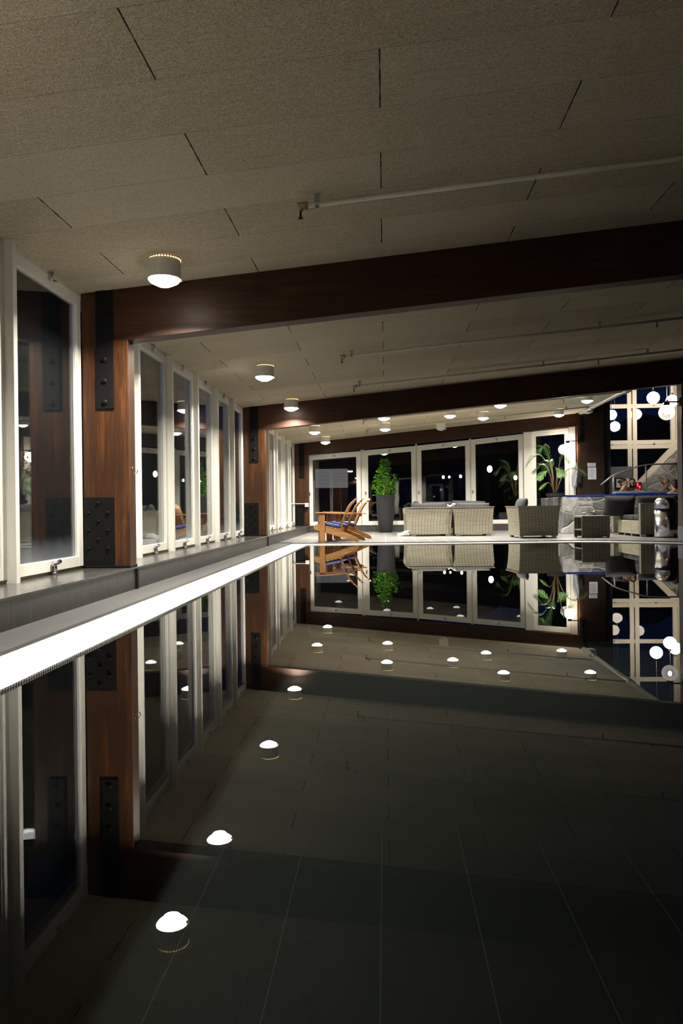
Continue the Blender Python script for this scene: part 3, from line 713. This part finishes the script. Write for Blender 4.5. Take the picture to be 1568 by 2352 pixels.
# crumpled white robe cloth, standing in for a robed sitter between the armchairs
b = MB(); NN = 22
grid = []
for i in range(NN):
    row = []
    for j in range(9):
        s = i / (NN - 1); u = j / 8 - .5
        if s < .25: z = .70 + .03 * math.sin(u * 7) + .02 * math.sin(s * 40); y = -.05 + s * .6; wdt = .20
        else: z = .70 - (s - .25) / .75 * .52; y = .10 + .03 * math.sin(s * 9 + u * 3); wdt = .16
        row.append(b.b.verts.new((u * wdt + .012 * math.sin(s * 13), y + .025 * math.sin(u * 14 + s * 5), z + .012 * math.sin(u * 17 + s * 23))))
    grid.append(row)
for i in range(NN - 1):
    for j in range(8): b.b.faces.new((grid[i][j], grid[i][j + 1], grid[i + 1][j + 1], grid[i + 1][j]))
bmesh.ops.solidify(b.b, geom=b.b.faces[:], thickness=.02)
o = b.build('bathrobe', M['towel'], None, True); o.location = (1.525, 17.62, FZ + .0); tag(o, 'crumpled white bathrobe draped in the gap between the two pale armchairs', 'towel')
# white sneaker
def sneaker(loc, rz, label):
    t = thing('sneaker', loc, label, 'shoe', rz)
    up = MB(); up.box(-.14, .14, -.045, .045, .02, .11, 0, None, 6)
    def f(c):
        u = (c.x + .14) / .28; hgt = .048 + .055 * min(1, max(0, (u - .25) / .35)); z = .02 + (c.z - .02) / .09 * hgt
        w = (.75 + .45 * math.sin(min(1, u * 1.6) * PI * .62)) * (1 - .35 * (c.z - .02) / .09)
        return Vector((c.x, c.y * w * (1 if u > .06 else .7), z))
    up.warp(f).build('upper', M['shoe'], t, True)
    so = MB(); so.prism([(-.145, -.02), (-.12, -.042), (-.02, -.047), (.13, -.036), (.145, 0), (.13, .036), (-.02, .047), (-.12, .042), (-.145, .02)], 'z', 0, .024, .004).build('sole', M['shoe'], t)
    mk = MB(); mk.prism([(-.02, .052), (.0, .038), (.03, .046), (.095, .074), (.03, .054), (.0, .05), (-.012, .058)], 'y', -.0475, -.039).build('side_mark', M['navy'], t)
    MB().prism([(.085, .075), (.13, .08), (.135, .1), (.095, .098)], 'y', -.041, -.033).build('heel_mark', M['navy'], t)
    return t
sneaker((.42, 17.62, FZ), .05, 'white sneaker with a dark curved mark, on the floor by the left pale armchair')
sneaker((.50, 18.02, FZ), .12, 'second white sneaker, half hidden behind the one by the left pale armchair')
# rattan side table with shelf
tb = thing('rattan_side_table', (3.98, 15.7, FZ), 'low rattan side table with an open shelf, in front of the stone tub wall', 'table', .08)
w, d, h = .57, .5, .445
MB().box(0, w, 0, d, h - .035, h, .004).build('table_top', M['rattan_shaded'], tb)
for nm, bb in (('side_panel', (0.0, w, 0, .03, .02, h - .035)), ('side_panel', (0.0, w, d - .03, d, .02, h - .035)), ('back_panel', (w - .03, w, .03, d - .03, .02, h - .035)), ('shelf', (.005, w - .03, .03, d - .03, .145, .172))):
    MB().box(*bb, .003).build(nm, M['rattan_shaded'], tb)
for x, y in ((.03, .03), (w - .03, .03), (.03, d - .03), (w - .03, d - .03)): MB().box(x - .02, x + .02, y - .02, y + .02, 0, .02).build('foot', M['black'], tb)
# sofa F on the right, seen from its end
sf = thing('rattan_corner_sofa', (5.19, 15.84, FZ), 'rattan sofa with charcoal cushions between side table and chrome bin', 'sofa')
for i in range(3):
    MB().box(.0, .8, .12 + i * .47, .585 + i * .47, .05, .33, .004).build('seat_module', M['rattan'], sf)
MB().box(.0, .85, .0, .12, .05, .69, .006).build('armrest', M['rattan_shaded'], sf)
MB().box(.8, .95, .12, 1.55, .05, .66, .006).build('backrest', M['rattan_shaded'], sf)
MB().box(-.1, .8, 1.53, 1.66, .05, .62, .006).build('backrest', M['rattan_shaded'], sf)
for x in (.06, .74):
    for y in (.05, .6, 1.06, 1.5): MB().box(x - .055, x + .055, y - .03, y + .03, 0, .05, .003).build('foot', M['brushed'], sf)
for i in range(3):
    b = MB(); b.box(-.37, .37, -.23, .23, 0, .115, .035).build('seat_cushion', M['charcoal'], None)
sc_ = [o for o in C.objects if o.name.startswith('seat_cushion') and 'label' not in o]
for o, y, lb in zip(sc_, (.36, .83, 1.30), ('next to its near arm', 'in the middle', 'at its far end')):
    o.location = (5.60, 15.84 + y, FZ + .331); tag(o, 'flat charcoal seat cushion on the right-hand sofa, ' + lb, 'cushion', 'charcoal seat cushions')
cushion('back_cushion', (5.18, 17.2, .70), (.28, .02, .03), (.66, .2, .46), 'big charcoal cushion leaning at the far end of the right-hand sofa')
cushion('back_cushion', (5.62, 16.07, .68), (-.16, 0, .0), (.82, .17, .46), 'charcoal cushion standing against the near arm of the right-hand sofa')
# chrome bin
bn = thing('litter_bin', (5.575, 15.5, FZ), 'tall polished chrome litter bin with a domed open top', 'bin')
MB().lathe([(0, .0), (.195, 0), (.205, .02), (.205, .555), (.0, .555)], n=40, cap=False).build('body', M['steel'], bn, True)
MB().lathe([(.198, 0), (.21, .0), (.21, .022), (.198, .022)], n=40).build('base_ring', M['black'], bn)
MB().lathe([(.2, .555), (.212, .558), (.212, .578), (.2, .58)], n=40).build('rubber_ring', M['black'], bn)
MB().lathe([(.205, .58), (.205, .66), (.19, .72), (.155, .775), (.115, .805), (.105, .80), (.13, .76), (.16, .7), (.17, .6)], n=40, cap=False).build('dome_lid', M['steel'], bn, True)

bn.scale = (1.12, 1.12, 1.0)
# ------------------------------------------------------------------ hot tub, rail, palms
ht = thing('stone_hot_tub', (7.2, 18.3, FZ), 'raised hot tub with a grey rubble stone wall and cobalt tiled rim', 'hot tub')
MB().box(-3.0, 3.6, 0, .32, 0, .865, .01).build('stone_wall', M['stone'], ht)
MB().box(-3.0, -2.68, .32, 2.55, 0, .865, .01).build('stone_wall', M['stone'], ht)
MB().box(-2.92, 3.6, -.01, .33, .865, .908, .008).build('tiled_rim', M['blue_tile'], ht)
MB().box(-1.12, 3.6, 2.25, 2.5, 0, .955, .008).build('inner_wall', M['dark'], ht)
MB().box(-1.12, 3.6, 2.22, 2.52, .955, 1.02, .012).build('inner_rim', M['pale_tile'], ht)
MB().box(-2.68, 3.6, .32, 2.25, .84, .85).build('water', M['tubwater'], ht)
MB().box(-1.1, 3.6, 2.52, 4.6, .92, .93).build('water', M['tubwater'], ht)
MB().box(-1.12, 3.6, 4.6, 4.8, 0, .99).build('back_wall', M['stone'], ht)
MB().box(-2.68, 3.6, .32, 4.6, .0, .12).build('tub_floor', M['pale_tile'], ht)
MB().box(-1.1, 3.6, 2.52, 2.95, .12, .5).build('bench', M['pale_tile'], ht)
MB().box(-1.1, 3.6, 1.75, 2.25, .12, .42).build('bench', M['pale_tile'], ht)
tp = MB(); tp.tube([(0, 0, 0), (-.02, -.1, .0), (-.2, -.14, .005), (-.3, -.14, .0)], .014, 8); tp.lathe([(.03, -.02), (.03, .02), (.02, .045), (0, .05)], (0, -.01, 0), 12)
o = tp.build('wall_tap', M['steel'], None, True); o.location = (4.92, 18.29, .55); tag(o, 'small chrome spout on the stone tub wall above the side table', 'tap')
rl = thing('handrail', (7.0, 20.68, FZ + 1.02), 'curved steel handrail with three posts above the hot tub', 'handrail')
rz = [(-1.25, .18), (-.95, .42), (-.75, .5), (-.45, .60), (-.2, .675), (.0, .705), (.4, .712), (.95, .715)]
MB().tube([(x, 0, z) for x, z in rz], .020, 10).build('top_rail', M['steelrail'], rl, True)
for x, z in ((-.92, .43), (-.07, .69), (.74, .71)): MB().tube([(x, 0, 0), (x, 0, z)], .021, 10).build('rail_post', M['steelrail'], rl, True)

def palm(loc, label, fr, pot=True, seed=3):
    rr = random.Random(seed); t = thing('potted_palm', loc, label, 'potted plant')
    MB().lathe([(0, 0), (.19, 0), (.205, .02), (.215, .085), (.2, .085), (.19, .06), (0, .06)], n=28, cap=False).build('pot', M['planter'], t)
    for (dx, dy, hgt, reach, bend) in fr:
        d = Vector((dx, dy, 0)); d = d.normalized() if d.length else Vector((1, 0, 0)); pts = []
        N = 20
        for i in range(N + 1):
            s = i / N
            pts.append(Vector((0, 0, .06)) + d * (reach * (s ** 1.5 * .75 + .25 * s) ) + Vector((d.x * .03, d.y * .03, hgt * math.sin(min(1., s * bend) * PI / 2) * 1. - max(0, s * bend - 1) ** 1.6 * hgt * .55)))
        g = MB(); g.tube(pts, [.011 * (1 - .75 * i / N) + .002 for i in range(N + 1)], 6)
        rac = g.build('frond', M['stem'], t, True)
        lv = MB()
        for i in range(int(N * .42), N + 1):
            for half in (0, .5):
                s = min(N, i + half); a = int(s); p = pts[a].lerp(pts[min(N, a + 1)], s - a); tg = (pts[min(N, a + 1)] - pts[max(0, a - 1)]).normalized()
                sd_ = tg.cross(Vector((0, 0, 1))); sd_ = sd_.normalized() if sd_.length > .05 else Vector((d.y, -d.x, 0))
                q = (s / N - .42) / .58; L = .34 * (math.sin(PI * (.12 + .85 * q)) ** .7) * (reach + hgt) / 1.6
                for sg in (-1, 1):
                    u = (sd_ * sg * rr.uniform(.6, .9) + tg * (.75 + .4 * q) + Vector((0, 0, rr.uniform(-.1, .35)))).normalized(); w = .0062
                    n = u.cross(tg).normalized(); wv = u.cross(n).normalized()
                    drop = Vector((0, 0, -1)); ps = [p, p + u * L * .4 + drop * L * .03, p + u * L * .75 + drop * L * .16, p + u * L * .95 + drop * L * .36]
                    ws = [w * .5, w, w * .7, .001]; vs = []
                    for pp, w_ in zip(ps, ws): vs.append((lv.b.verts.new(pp + wv * w_), lv.b.verts.new(pp - wv * w_)))
                    for (a1, b1), (a2, b2) in zip(vs, vs[1:]): lv.b.faces.new((a1, b1, b2, a2))
        lv.build('leaflets', M['palm'], rac)
    return t
palm((4.08, 18.55, .94), 'palm in a shallow black pot on the corner of the stone tub wall',
     [(-.9, .2, .95, .62, 1.55), (-.75, -.4, 1.12, .42, 1.25), (-.5, .3, .72, .5, 1.6), (-.8, -.5, .55, .5, 1.75), (.3, -.3, .92, .34, 1.5), (.9, .1, .62, .72, 1.55), (-.2, .6, .8, .35, 1.5), (-.6, -.2, .28, .38, 2.), (.1, -.6, .6, .4, 1.7)])
palm((7.95, 20.2, .97), 'green palm fronds hanging in at the right edge, above the hot tub rail',
     [(-.9, -.1, .72, .5, 1.7), (-.5, -.5, .6, .45, 1.7), (.5, -.3, .8, .5, 1.6), (-.7, .4, .45, .4, 1.9), (.2, .5, .7, .4, 1.6)], seed=9)

# ------------------------------------------------------------------ lamps with globes
def wall_globe(loc, arm, label, clear=False, r=.14):
    t = thing('globe_wall_lamp', loc, label, 'wall lamp')
    if clear:
        MB().ball((0, 0, 0), r, n=32, m=20).build('globe', M['clear'], t, True)
        MB().ball((0, 0, .01), .032, .032, .045, n=14, m=10).build('bulb', M['bulb'], t, True)
    else: MB().ball((0, 0, 0), r, n=28, m=18).build('globe', M['globe'], t, True)
    MB().lathe([(.05, r - .012), (.055, r + .0), (.05, r + .03), (.02, r + .045), (0, r + .045)], n=18).build('cap', M['iron'], t)
    b = MB(); b.box(-.05, arm, -.018, .018, r + .035, r + .06, .003); b.box(arm - .02, arm, -.04, .04, r - .03, r + .12, .003); b.build('bracket_arm', M['iron'], t)
    return t
wall_globe((4.99, 21.1, 2.295), .28, 'glowing white globe lamp on a bracket at the dark end column')
wall_globe((5.07, 14.0, 2.375), .24, 'clear glass globe lamp with a glowing bulb on the right-hand post', True)
def pendant(loc, label, r=.2):
    t = thing('globe_pendant', loc, label, 'pendant lamp', 0, 'opal globe pendants')
    MB().ball((0, 0, 0), r, n=28, m=18).build('globe', M['globe'], t, True)
    MB().lathe([(.035, r - .01), (.035, r + .06), (.012, r + .085), (0, r + .085)], n=14).build('cap', M['brass'], t)
    MB().tube([(0, 0, r + .08), (0, 0, 7.59 - loc[2])], .008, 6).build('cord', M['white'], t)
    return t
pendant((8.98, 26.0, 4.29), 'white globe pendant hanging highest and farthest left in the tall hall')
pendant((9.78, 26.5, 4.24), 'white globe pendant partly behind the bracket of the clear globe lamp')
pendant((9.25, 25.5, 3.88), 'white globe pendant behind the clear glass globe lamp, lowest of the three')

# atrium gable window, stone ramp wall, plaster
YG = 28.3
gw = window_empty((0, YG, 0)); g = MB()
for x in (6.3, 7.5, 8.92, 9.11, 10.47, 10.64, 12.2): g.box(x - .075, x + .075, 0, .1, 0.9, 7.5)
for z in (1.0, 2.84, 3.0, 4.32, 5.7, 7.1): g.box(6.2, 15, .005, .095, z - .075, z + .075)
g.prism([(8.98, 1.36), (9.2, 1.36), (10.75, 2.86), (10.75, 3.06), (10.62, 3.06)], 'y', -.03, .1)
g.build('frame', M['white2'], gw)
MB().box(6.2, 15, .045, .052, .9, 7.5).build('pane', M['glass'], gw)
for x, z in ((8.32, 2.93), (9.78, 2.93), (8.32, 4.32), (9.78, 4.32)):
    MB().box(x - .035, x + .035, -.03, .0, z - .03, z + .03, .008).build('latch', M['brushed'], gw)
struct(box('wall_gable', M['plaster'], 6.2, 8.98, YG - .06, YG + .05, -.2, 2.12))
struct(MB().prism([(8.98, -.2), (15, -.2), (15, 6.6), (10.75, 2.8), (9.1, 1.3), (8.98, 1.3)], 'y', YG - .3, YG - .04).build('wall_ramp', M['stone']))
def notice(loc, w, h, label, lines, name='notice_sheet', frame=None):
    t = thing(name, loc, label, 'notice')
    MB().box(-w / 2, w / 2, -.004, 0, 0, h).build('sheet', M['paper'], t)
    if frame:
        b = MB(); e = .04
        b.box(-w / 2 - e, -w / 2, -.02, .0, -e, h + e); b.box(w / 2, w / 2 + e, -.02, 0, -e, h + e); b.box(-w / 2, w / 2, -.02, 0, -e, 0); b.box(-w / 2, w / 2, -.02, 0, h, h + e); b.build('picture_frame', M['black'], t)
    if lines:
        b = MB()
        for i in range(lines):
            z = h * (.88 - .72 * i / max(1, lines - 1)); b.box(-w * .4, w * R.uniform(.1, .4), -.0055, -.004, z, z + .008)
        b.build('printed_lines', M['ink'], t)
    return t
notice((5.63, 21.118, 1.775), .22, .105, 'small printed notice, upper of the two on the dark end column', 4)
notice((5.64, 21.118, 1.43), .225, .325, 'white printed notice, lower and larger of the two on the dark column', 9)
notice((8.51, 28.23, 1.36), .22, .32, 'black-framed picture on the grey wall behind the bearded man', 0, 'framed_picture', True)
notice((8.78, 28.23, 1.38), .22, .3, 'unframed pale notice on the grey wall right of the black frame', 5)
rd = thing('warning_lamp', (9.09, 27.97, 1.38), 'small red glowing lamp at the foot of the sloping white frame', 'lamp')
MB().box(-.1, .12, -.03, .04, -.1, .16, .01).build('housing', M['redbox'], rd)
MB().box(-.05, -.005, -.045, -.028, .0, .13, .006).build('lens', M['red'], rd)
MB().box(.02, .07, -.045, -.028, -.07, .03, .006).build('lens', M['red'], rd)
# towel hanging by the column
b = MB(); g = []
for i in range(16):
    s = i / 15; row = []
    w = .03 + .16 * math.sin(min(1, s * 1.35) * PI * .5) * (1 - .5 * max(0, s - .6) / .4)
    for j in range(9):
        u = j / 8 - .5; row.append(b.b.verts.new((u * w - .06 * s, .03 * math.sin(u * 11 + s * 4), -.68 * s - .04 * u)))
    g.append(row)
for i in range(15):
    for j in range(8): b.b.faces.new((g[i][j], g[i][j + 1], g[i + 1][j + 1], g[i + 1][j]))
bmesh.ops.solidify(b.b, geom=b.b.faces[:], thickness=.015)
tw = thing('hanging_towel', (5.20, 21.05, 1.9), 'white towel hanging from a hook beside the dark end column', 'towel')
b.build('cloth', M['towel'], tw, True)
MB().tube([(0, .0, .0), (.02, .0, .03), (.03, .1, .03)], .008, 6).build('hook', M['iron'], tw, True)
b = MB(); b.box(-.06, .06, -.04, .04, -.58, -.3, .0, None, 3).warp(lambda c: Vector((c.x + .07 + .01 * math.sin(c.z * 30), c.y, c.z))).build('dark_lining', M['charcoal'], tw, True)
b = MB(); b.box(-.11, .11, -.14, .14, 0, .05, .02).build('folded_towel', M['towel'], None); o = [q for q in C.objects if q.name == 'folded_towel'][0]
o.location = (5.95, 17.05, .726); tag(o, 'small folded white towel on top of the right-hand sofa back', 'towel')

# ------------------------------------------------------------------ bathers
def capsule(b, p, q, r0, r1, n=12):
    p, q = Vector(p), Vector(q); k = 6
    b.tube([p.lerp(q, i / k) for i in range(k + 1)], [r0 + (r1 - r0) * i / k for i in range(k + 1)], n); b.ball(p, r0, n=n, m=8); b.ball(q, r1, n=n, m=8)
def person(loc, yaw, label, pose, hair='short', hm='hair', skin='skin', beard=False, lean=0.):
    """seated bather; faces local -Y; hips at z=.0"""
    t = thing('person', loc, label, 'person', yaw); b = MB(); K = {}
    hip = Vector((0, 0, 0)); ch = Vector((0, lean, .40)); nk = Vector((0, lean * 1.25, .56)); hd = nk + Vector((0, -.02, .155))
    for k, (r, z) in enumerate(((.155, 0), (.15, .1), (.14, .2), (.155, .3), (.165, .38), (.15, .45))):
        b.ball((0, lean * z / .4, z), r * 1.08, r * .68, .1, n=18, m=12)
    capsule(b, (0, lean, .47), nk + Vector((0, -.01, .06)), .062, .055)
    for s in (-1, 1): capsule(b, nk + Vector((s * .03, .01, -.01)), (s * .185, lean, .45), .055, .062); b.ball((s * .08, lean - .06, .36), .085, .055, .07)
    # head: skull, jaw, nose, ears, lips
    b.ball(hd + Vector((0, .005, .02)), .076, .095, .105, 20, 14); b.ball(hd + Vector((0, -.035, -.055)), .058, .06, .058, 16, 10)
    b.ball(hd + Vector((0, -.098, -.018)), .014, .02, .022, 10, 8); b.ball(hd + Vector((0, -.086, .004)), .011, .014, .03, 10, 8)
    b.ball(hd + Vector((0, -.088, -.058)), .024, .012, .009, 10, 8); b.ball(hd + Vector((0, -.086, .03)), .05, .012, .012, 12, 8)
    for s in (-1, 1): b.ball(hd + Vector((s * .077, .008, -.005)), .01, .022, .032, 10, 8)
    # legs
    for s in (-1, 1):
        kn = Vector((s * .13, -.44, -.02)); an = Vector((s * .13, -.44, -.42))
        capsule(b, (s * .09, 0, 0), kn, .088, .06); capsule(b, kn, an, .058, .038); capsule(b, an + Vector((0, .03, -.02)), an + Vector((0, -.15, -.03)), .036, .028)
    # arms with five fingers each
    for s, (el, wr, fdir) in zip((-1, 1), pose):
        sh = Vector((s * .19, lean, .45)); el = Vector(el); wr = Vector(wr); fd = Vector(fdir).normalized()
        capsule(b, sh, el, .056, .042); capsule(b, el, wr, .041, .029)
        side = fd.cross(Vector((0, 0, 1))).normalized() * s
        palm_c = wr + fd * .05; b.ball(palm_c, .042, .042, .02, 12, 8); b.ball(wr + fd * .025, .034, .034, .02, 12, 8); b.ball(wr + fd * .07, .038, .038, .018, 12, 8)
        for i, (o_, L_) in enumerate(((-.03, .062), (-.01, .075), (.01, .07), (.03, .055))):
            a0 = wr + fd * .085 + side * o_; a1 = a0 + fd * L_ * .55 + side * o_ * .15 + Vector((0, 0, -.006)); a2 = a1 + fd * L_ * .45 + Vector((0, 0, -.016))
            capsule(b, a0, a1, .0105, .0095, 8); capsule(b, a1, a2, .0095, .008, 8)
        th = wr + fd * .035 - side * .035; capsule(b, th, th + fd * .035 - side * .022, .012, .0105, 8); capsule(b, th + fd * .035 - side * .022, th + fd * .06 - side * .026, .0105, .0085, 8)
    ob = b.build('body', M[skin], t, True)
    md = ob.modifiers.new('r', 'REMESH'); md.mode = 'VOXEL'; md.voxel_size = .0085; md.use_smooth_shade = True
    sm = ob.modifiers.new('s', 'SMOOTH'); sm.iterations = 4; sm.factor = .5
    dg = bpy.context.evaluated_depsgraph_get(); me = bpy.data.meshes.new_from_object(ob.evaluated_get(dg)); ob.modifiers.clear(); ob.data = me
    for p in me.polygons: p.use_smooth = True
    if not me.materials: me.materials.append(M[skin])
    h = MB()
    if hair == 'fringe':
        for a in range(-5, 6):
            g = PI / 2 + a * .27; h.ball(hd + Vector((.078 * math.cos(g), .012 + .088 * math.sin(g), -.005)), .02, .02, .036, 10, 8)
    else:
        h.ball(hd + Vector((0, .018, .036)), .084, .098, .104, 20, 14); h.ball(hd + Vector((0, .055, -.02)), .07, .058, .075, 16, 10)
        def cut(c): return c
        bmesh.ops.bisect_plane(h.b, geom=h.b.verts[:] + h.b.edges[:] + h.b.faces[:], plane_co=hd + Vector((0, -.035, .045)), plane_no=Vector((0, -1, -.75)), clear_outer=True)
        if hair == 'bun': h.ball(hd + Vector((0, .135, .045)), .042, .045, .042, 14, 10)
    h.build('hair', M[hm], t, True)
    if beard:
        bd = MB()
        for k in range(-4, 5):
            g = k * .32; bd.ball(hd + Vector((.062 * math.sin(g), -.025 - .055 * math.cos(g), -.085 - .018 * math.cos(g))), .02, .018, .03, 10, 8)
        for k in (-1, 0, 1): bd.ball(hd + Vector((k * .018, -.09, -.043)), .013, .008, .007, 8, 6)
        bd.build('beard', M['hair'], t, True)
    ey = MB()
    for s in (-1, 1): ey.ball(hd + Vector((s * .03, -.0885, .008)), .0105, .008, .007, 10, 8)
    ey.build('eyes', M['eye'], t, True)
    sw = MB(); sw.ball((0, 0, -.02), .178, .125, .1, 16, 10)
    for s in (-1, 1): capsule(sw, (s * .09, -.0, -.01), (s * .105, -.16, -.02), .098, .085)
    sw.build('swimwear', M['swim'], t, True)
    return t
RELAX = [((-.30, -.10, .20), (-.22, -.34, .16), (.3, -1, 0)), ((.30, -.10, .20), (.22, -.34, .16), (-.3, -1, 0))]
person((6.47, 21.12, .60), .95, 'woman with her dark hair tied up in the hot tub, facing the bearded man', RELAX, 'bun')
person((6.76, 21.28, .61), -.25, 'bearded dark-haired man in the hot tub beside the woman, arm along the rim',
       [((-.30, -.12, .22), (-.2, -.3, .15), (.4, -1, 0)), ((.42, -.16, .42), (.66, -.28, .40), (1, -.2, 0))], 'short', 'hair', 'skin', True)
person((7.56, 21.3, .60), .55, 'balding man leaning forward in the hot tub, arm stretched out along the rim',
       [((-.40, -.26, .42), (-.62, -.42, .40), (-1, -.5, 0)), ((.34, -.1, .22), (.3, -.34, .18), (-.2, -1, 0))], 'fringe', 'hair2', 'skin2', False, -.10)
person((7.36, 19.82, .505), PI + .2, 'dark-haired bather seen from behind at the right edge, low in the hot tub', RELAX, 'short')

# ------------------------------------------------------------------ outside, night
tag(MB().box(-40, 40, 22., 60, -.5, -.3).box(-40, -3., -30, 22., -.5, -.3).build('lawn', M['ground']), 'black night lawn outside the windows', 'lawn', None, 'stuff')
hb = MB()
for i in range(40):
    hb.ball((-22 + i * 1.25 + R.uniform(-.4, .4), 37 + R.uniform(-1, 1), 2.2), R.uniform(1.6, 2.4), R.uniform(1.2, 1.8), R.uniform(1.2, 3.4), 12, 10)
for i in range(16):
    hb.ball((-13.6 + R.uniform(-.6, .6), 27.6 + i * 1.1, 3.), R.uniform(1.2, 1.8), R.uniform(1.2, 1.6), R.uniform(9., 14.), 12, 10)
tag(hb.build('tree_belt', M['hedge'], None, True), 'black belt of trees beyond the end windows', 'trees', None, 'stuff')
ob = thing('garden_house', (-2.1, 30.2, -.3), 'neighbouring building with a lit blind, seen through the leftmost end window', 'building')
MB().box(-2.6, 1.6, .06, 2.5, 0, 3.4).build('wall', M['dark'], ob)
MB().box(-.66, .64, .045, .06, 1.85, 2.6).build('lit_window', M['room_glow'], ob)
bl = MB()
for i in range(24): bl.box(-.66, .64, .0, .03, 1.86 + i * .031, 1.876 + i * .031)
bl.build('blind', M['slat'], ob)
MB().prism([(-.2, 3.4), (2.8, 3.4), (1.3, 4.2)], 'x', -2.8, 1.8).build('roof', M['dark'], ob)
def outdoor_globe(x, y, z, m, label, r=.06):  # also places the added globes that stand in for reflected lights
    t = thing('outdoor_globe', (x, y, -.3), label, 'lamp', 0)
    MB().ball((0, 0, z + .3), r, r, r * 1.35, n=14, m=10).build('globe', M[m], t, True); MB().tube([(0, 0, 0), (0, 0, z + .3 - r)], .02, 8).build('pole', M['iron'], t)
    MB().lathe([(.09, 0), (.09, .02), (.03, .04), (0, .04)], n=12).build('foot', M['iron'], t)
outdoor_globe(4.09, 30., 2.19, 'garden', 'warm garden lamp outside, showing through the right-hand end window', .1)
outdoor_globe(5.08, 30., 1.84, 'garden_cold', 'cold bluish garden lamp outside, at the edge of the right-hand end window', .07)
outdoor_globe(2.29, 30., 1.9, 'garden', 'warm globe added outside for a reflected light, left one of three in the third end window', .05)
outdoor_globe(2.52, 30., 1.9, 'garden', 'warm globe added outside for a reflected light, middle one of three in the third end window', .04)
outdoor_globe(2.96, 30., 1.92, 'garden', 'warm globe added outside for a reflected light, right one of three in the third end window', .05)

# ------------------------------------------------------------------ world, camera, render settings
sc = bpy.context.scene
w = bpy.data.worlds.new('dusk_sky'); sc.world = w; w.use_nodes = True
nt = w.node_tree; bg = nt.nodes['Background']; bg.inputs[0].default_value = (.10, .20, .78, 1)
tcw = nt.nodes.new('ShaderNodeTexCoord'); sx = nt.nodes.new('ShaderNodeSeparateXYZ'); nt.links.new(tcw.outputs['Generated'], sx.inputs[0])
mr = nt.nodes.new('ShaderNodeMapRange'); mr.interpolation_type = 'SMOOTHSTEP'          # afterglow of the dusk to the west
nt.links.new(sx.outputs[0], mr.inputs[0]); mr.inputs[1].default_value = -.40; mr.inputs[2].default_value = -.62; mr.inputs[3].default_value = .028; mr.inputs[4].default_value = .5
nt.links.new(mr.outputs[0], bg.inputs[1])
F, ROLL = 1750., .0122
yaw = math.atan(100 / F)
cam = bpy.data.cameras.new('camera'); co = bpy.data.objects.new('camera', cam); C.objects.link(co)
cam.sensor_fit = 'HORIZONTAL'; cam.sensor_width = 36; cam.lens = 36 * F / 1568; cam.shift_y = -8 / 1568; cam.clip_start = .05; cam.clip_end = 200
r = Vector((math.cos(yaw), math.sin(yaw), 0)); f = Vector((-math.sin(yaw), math.cos(yaw), 0)); u = Vector((0, 0, 1))
cr = r * math.cos(ROLL) - u * math.sin(ROLL); cu = u * math.cos(ROLL) + r * math.sin(ROLL)
m = Matrix((cr, cu, -f)).transposed().to_4x4(); m.translation = (0, 0, .72); co.matrix_world = m
sc.camera = co
sc.view_settings.view_transform = 'Standard'; sc.view_settings.look = 'None'; sc.view_settings.gamma = 1; sc.view_settings.use_curve_mapping = False
sc.view_settings.exposure = .22
cy = sc.cycles
cy.use_denoising = True; cy.denoiser = 'OPENIMAGEDENOISE'; cy.max_bounces = 10; cy.diffuse_bounces = 4; cy.glossy_bounces = 5; cy.transmission_bounces = 4; cy.transparent_max_bounces = 24
cy.sample_clamp_indirect = 6.; cy.caustics_reflective = False; cy.caustics_refractive = False; cy.use_light_tree = True
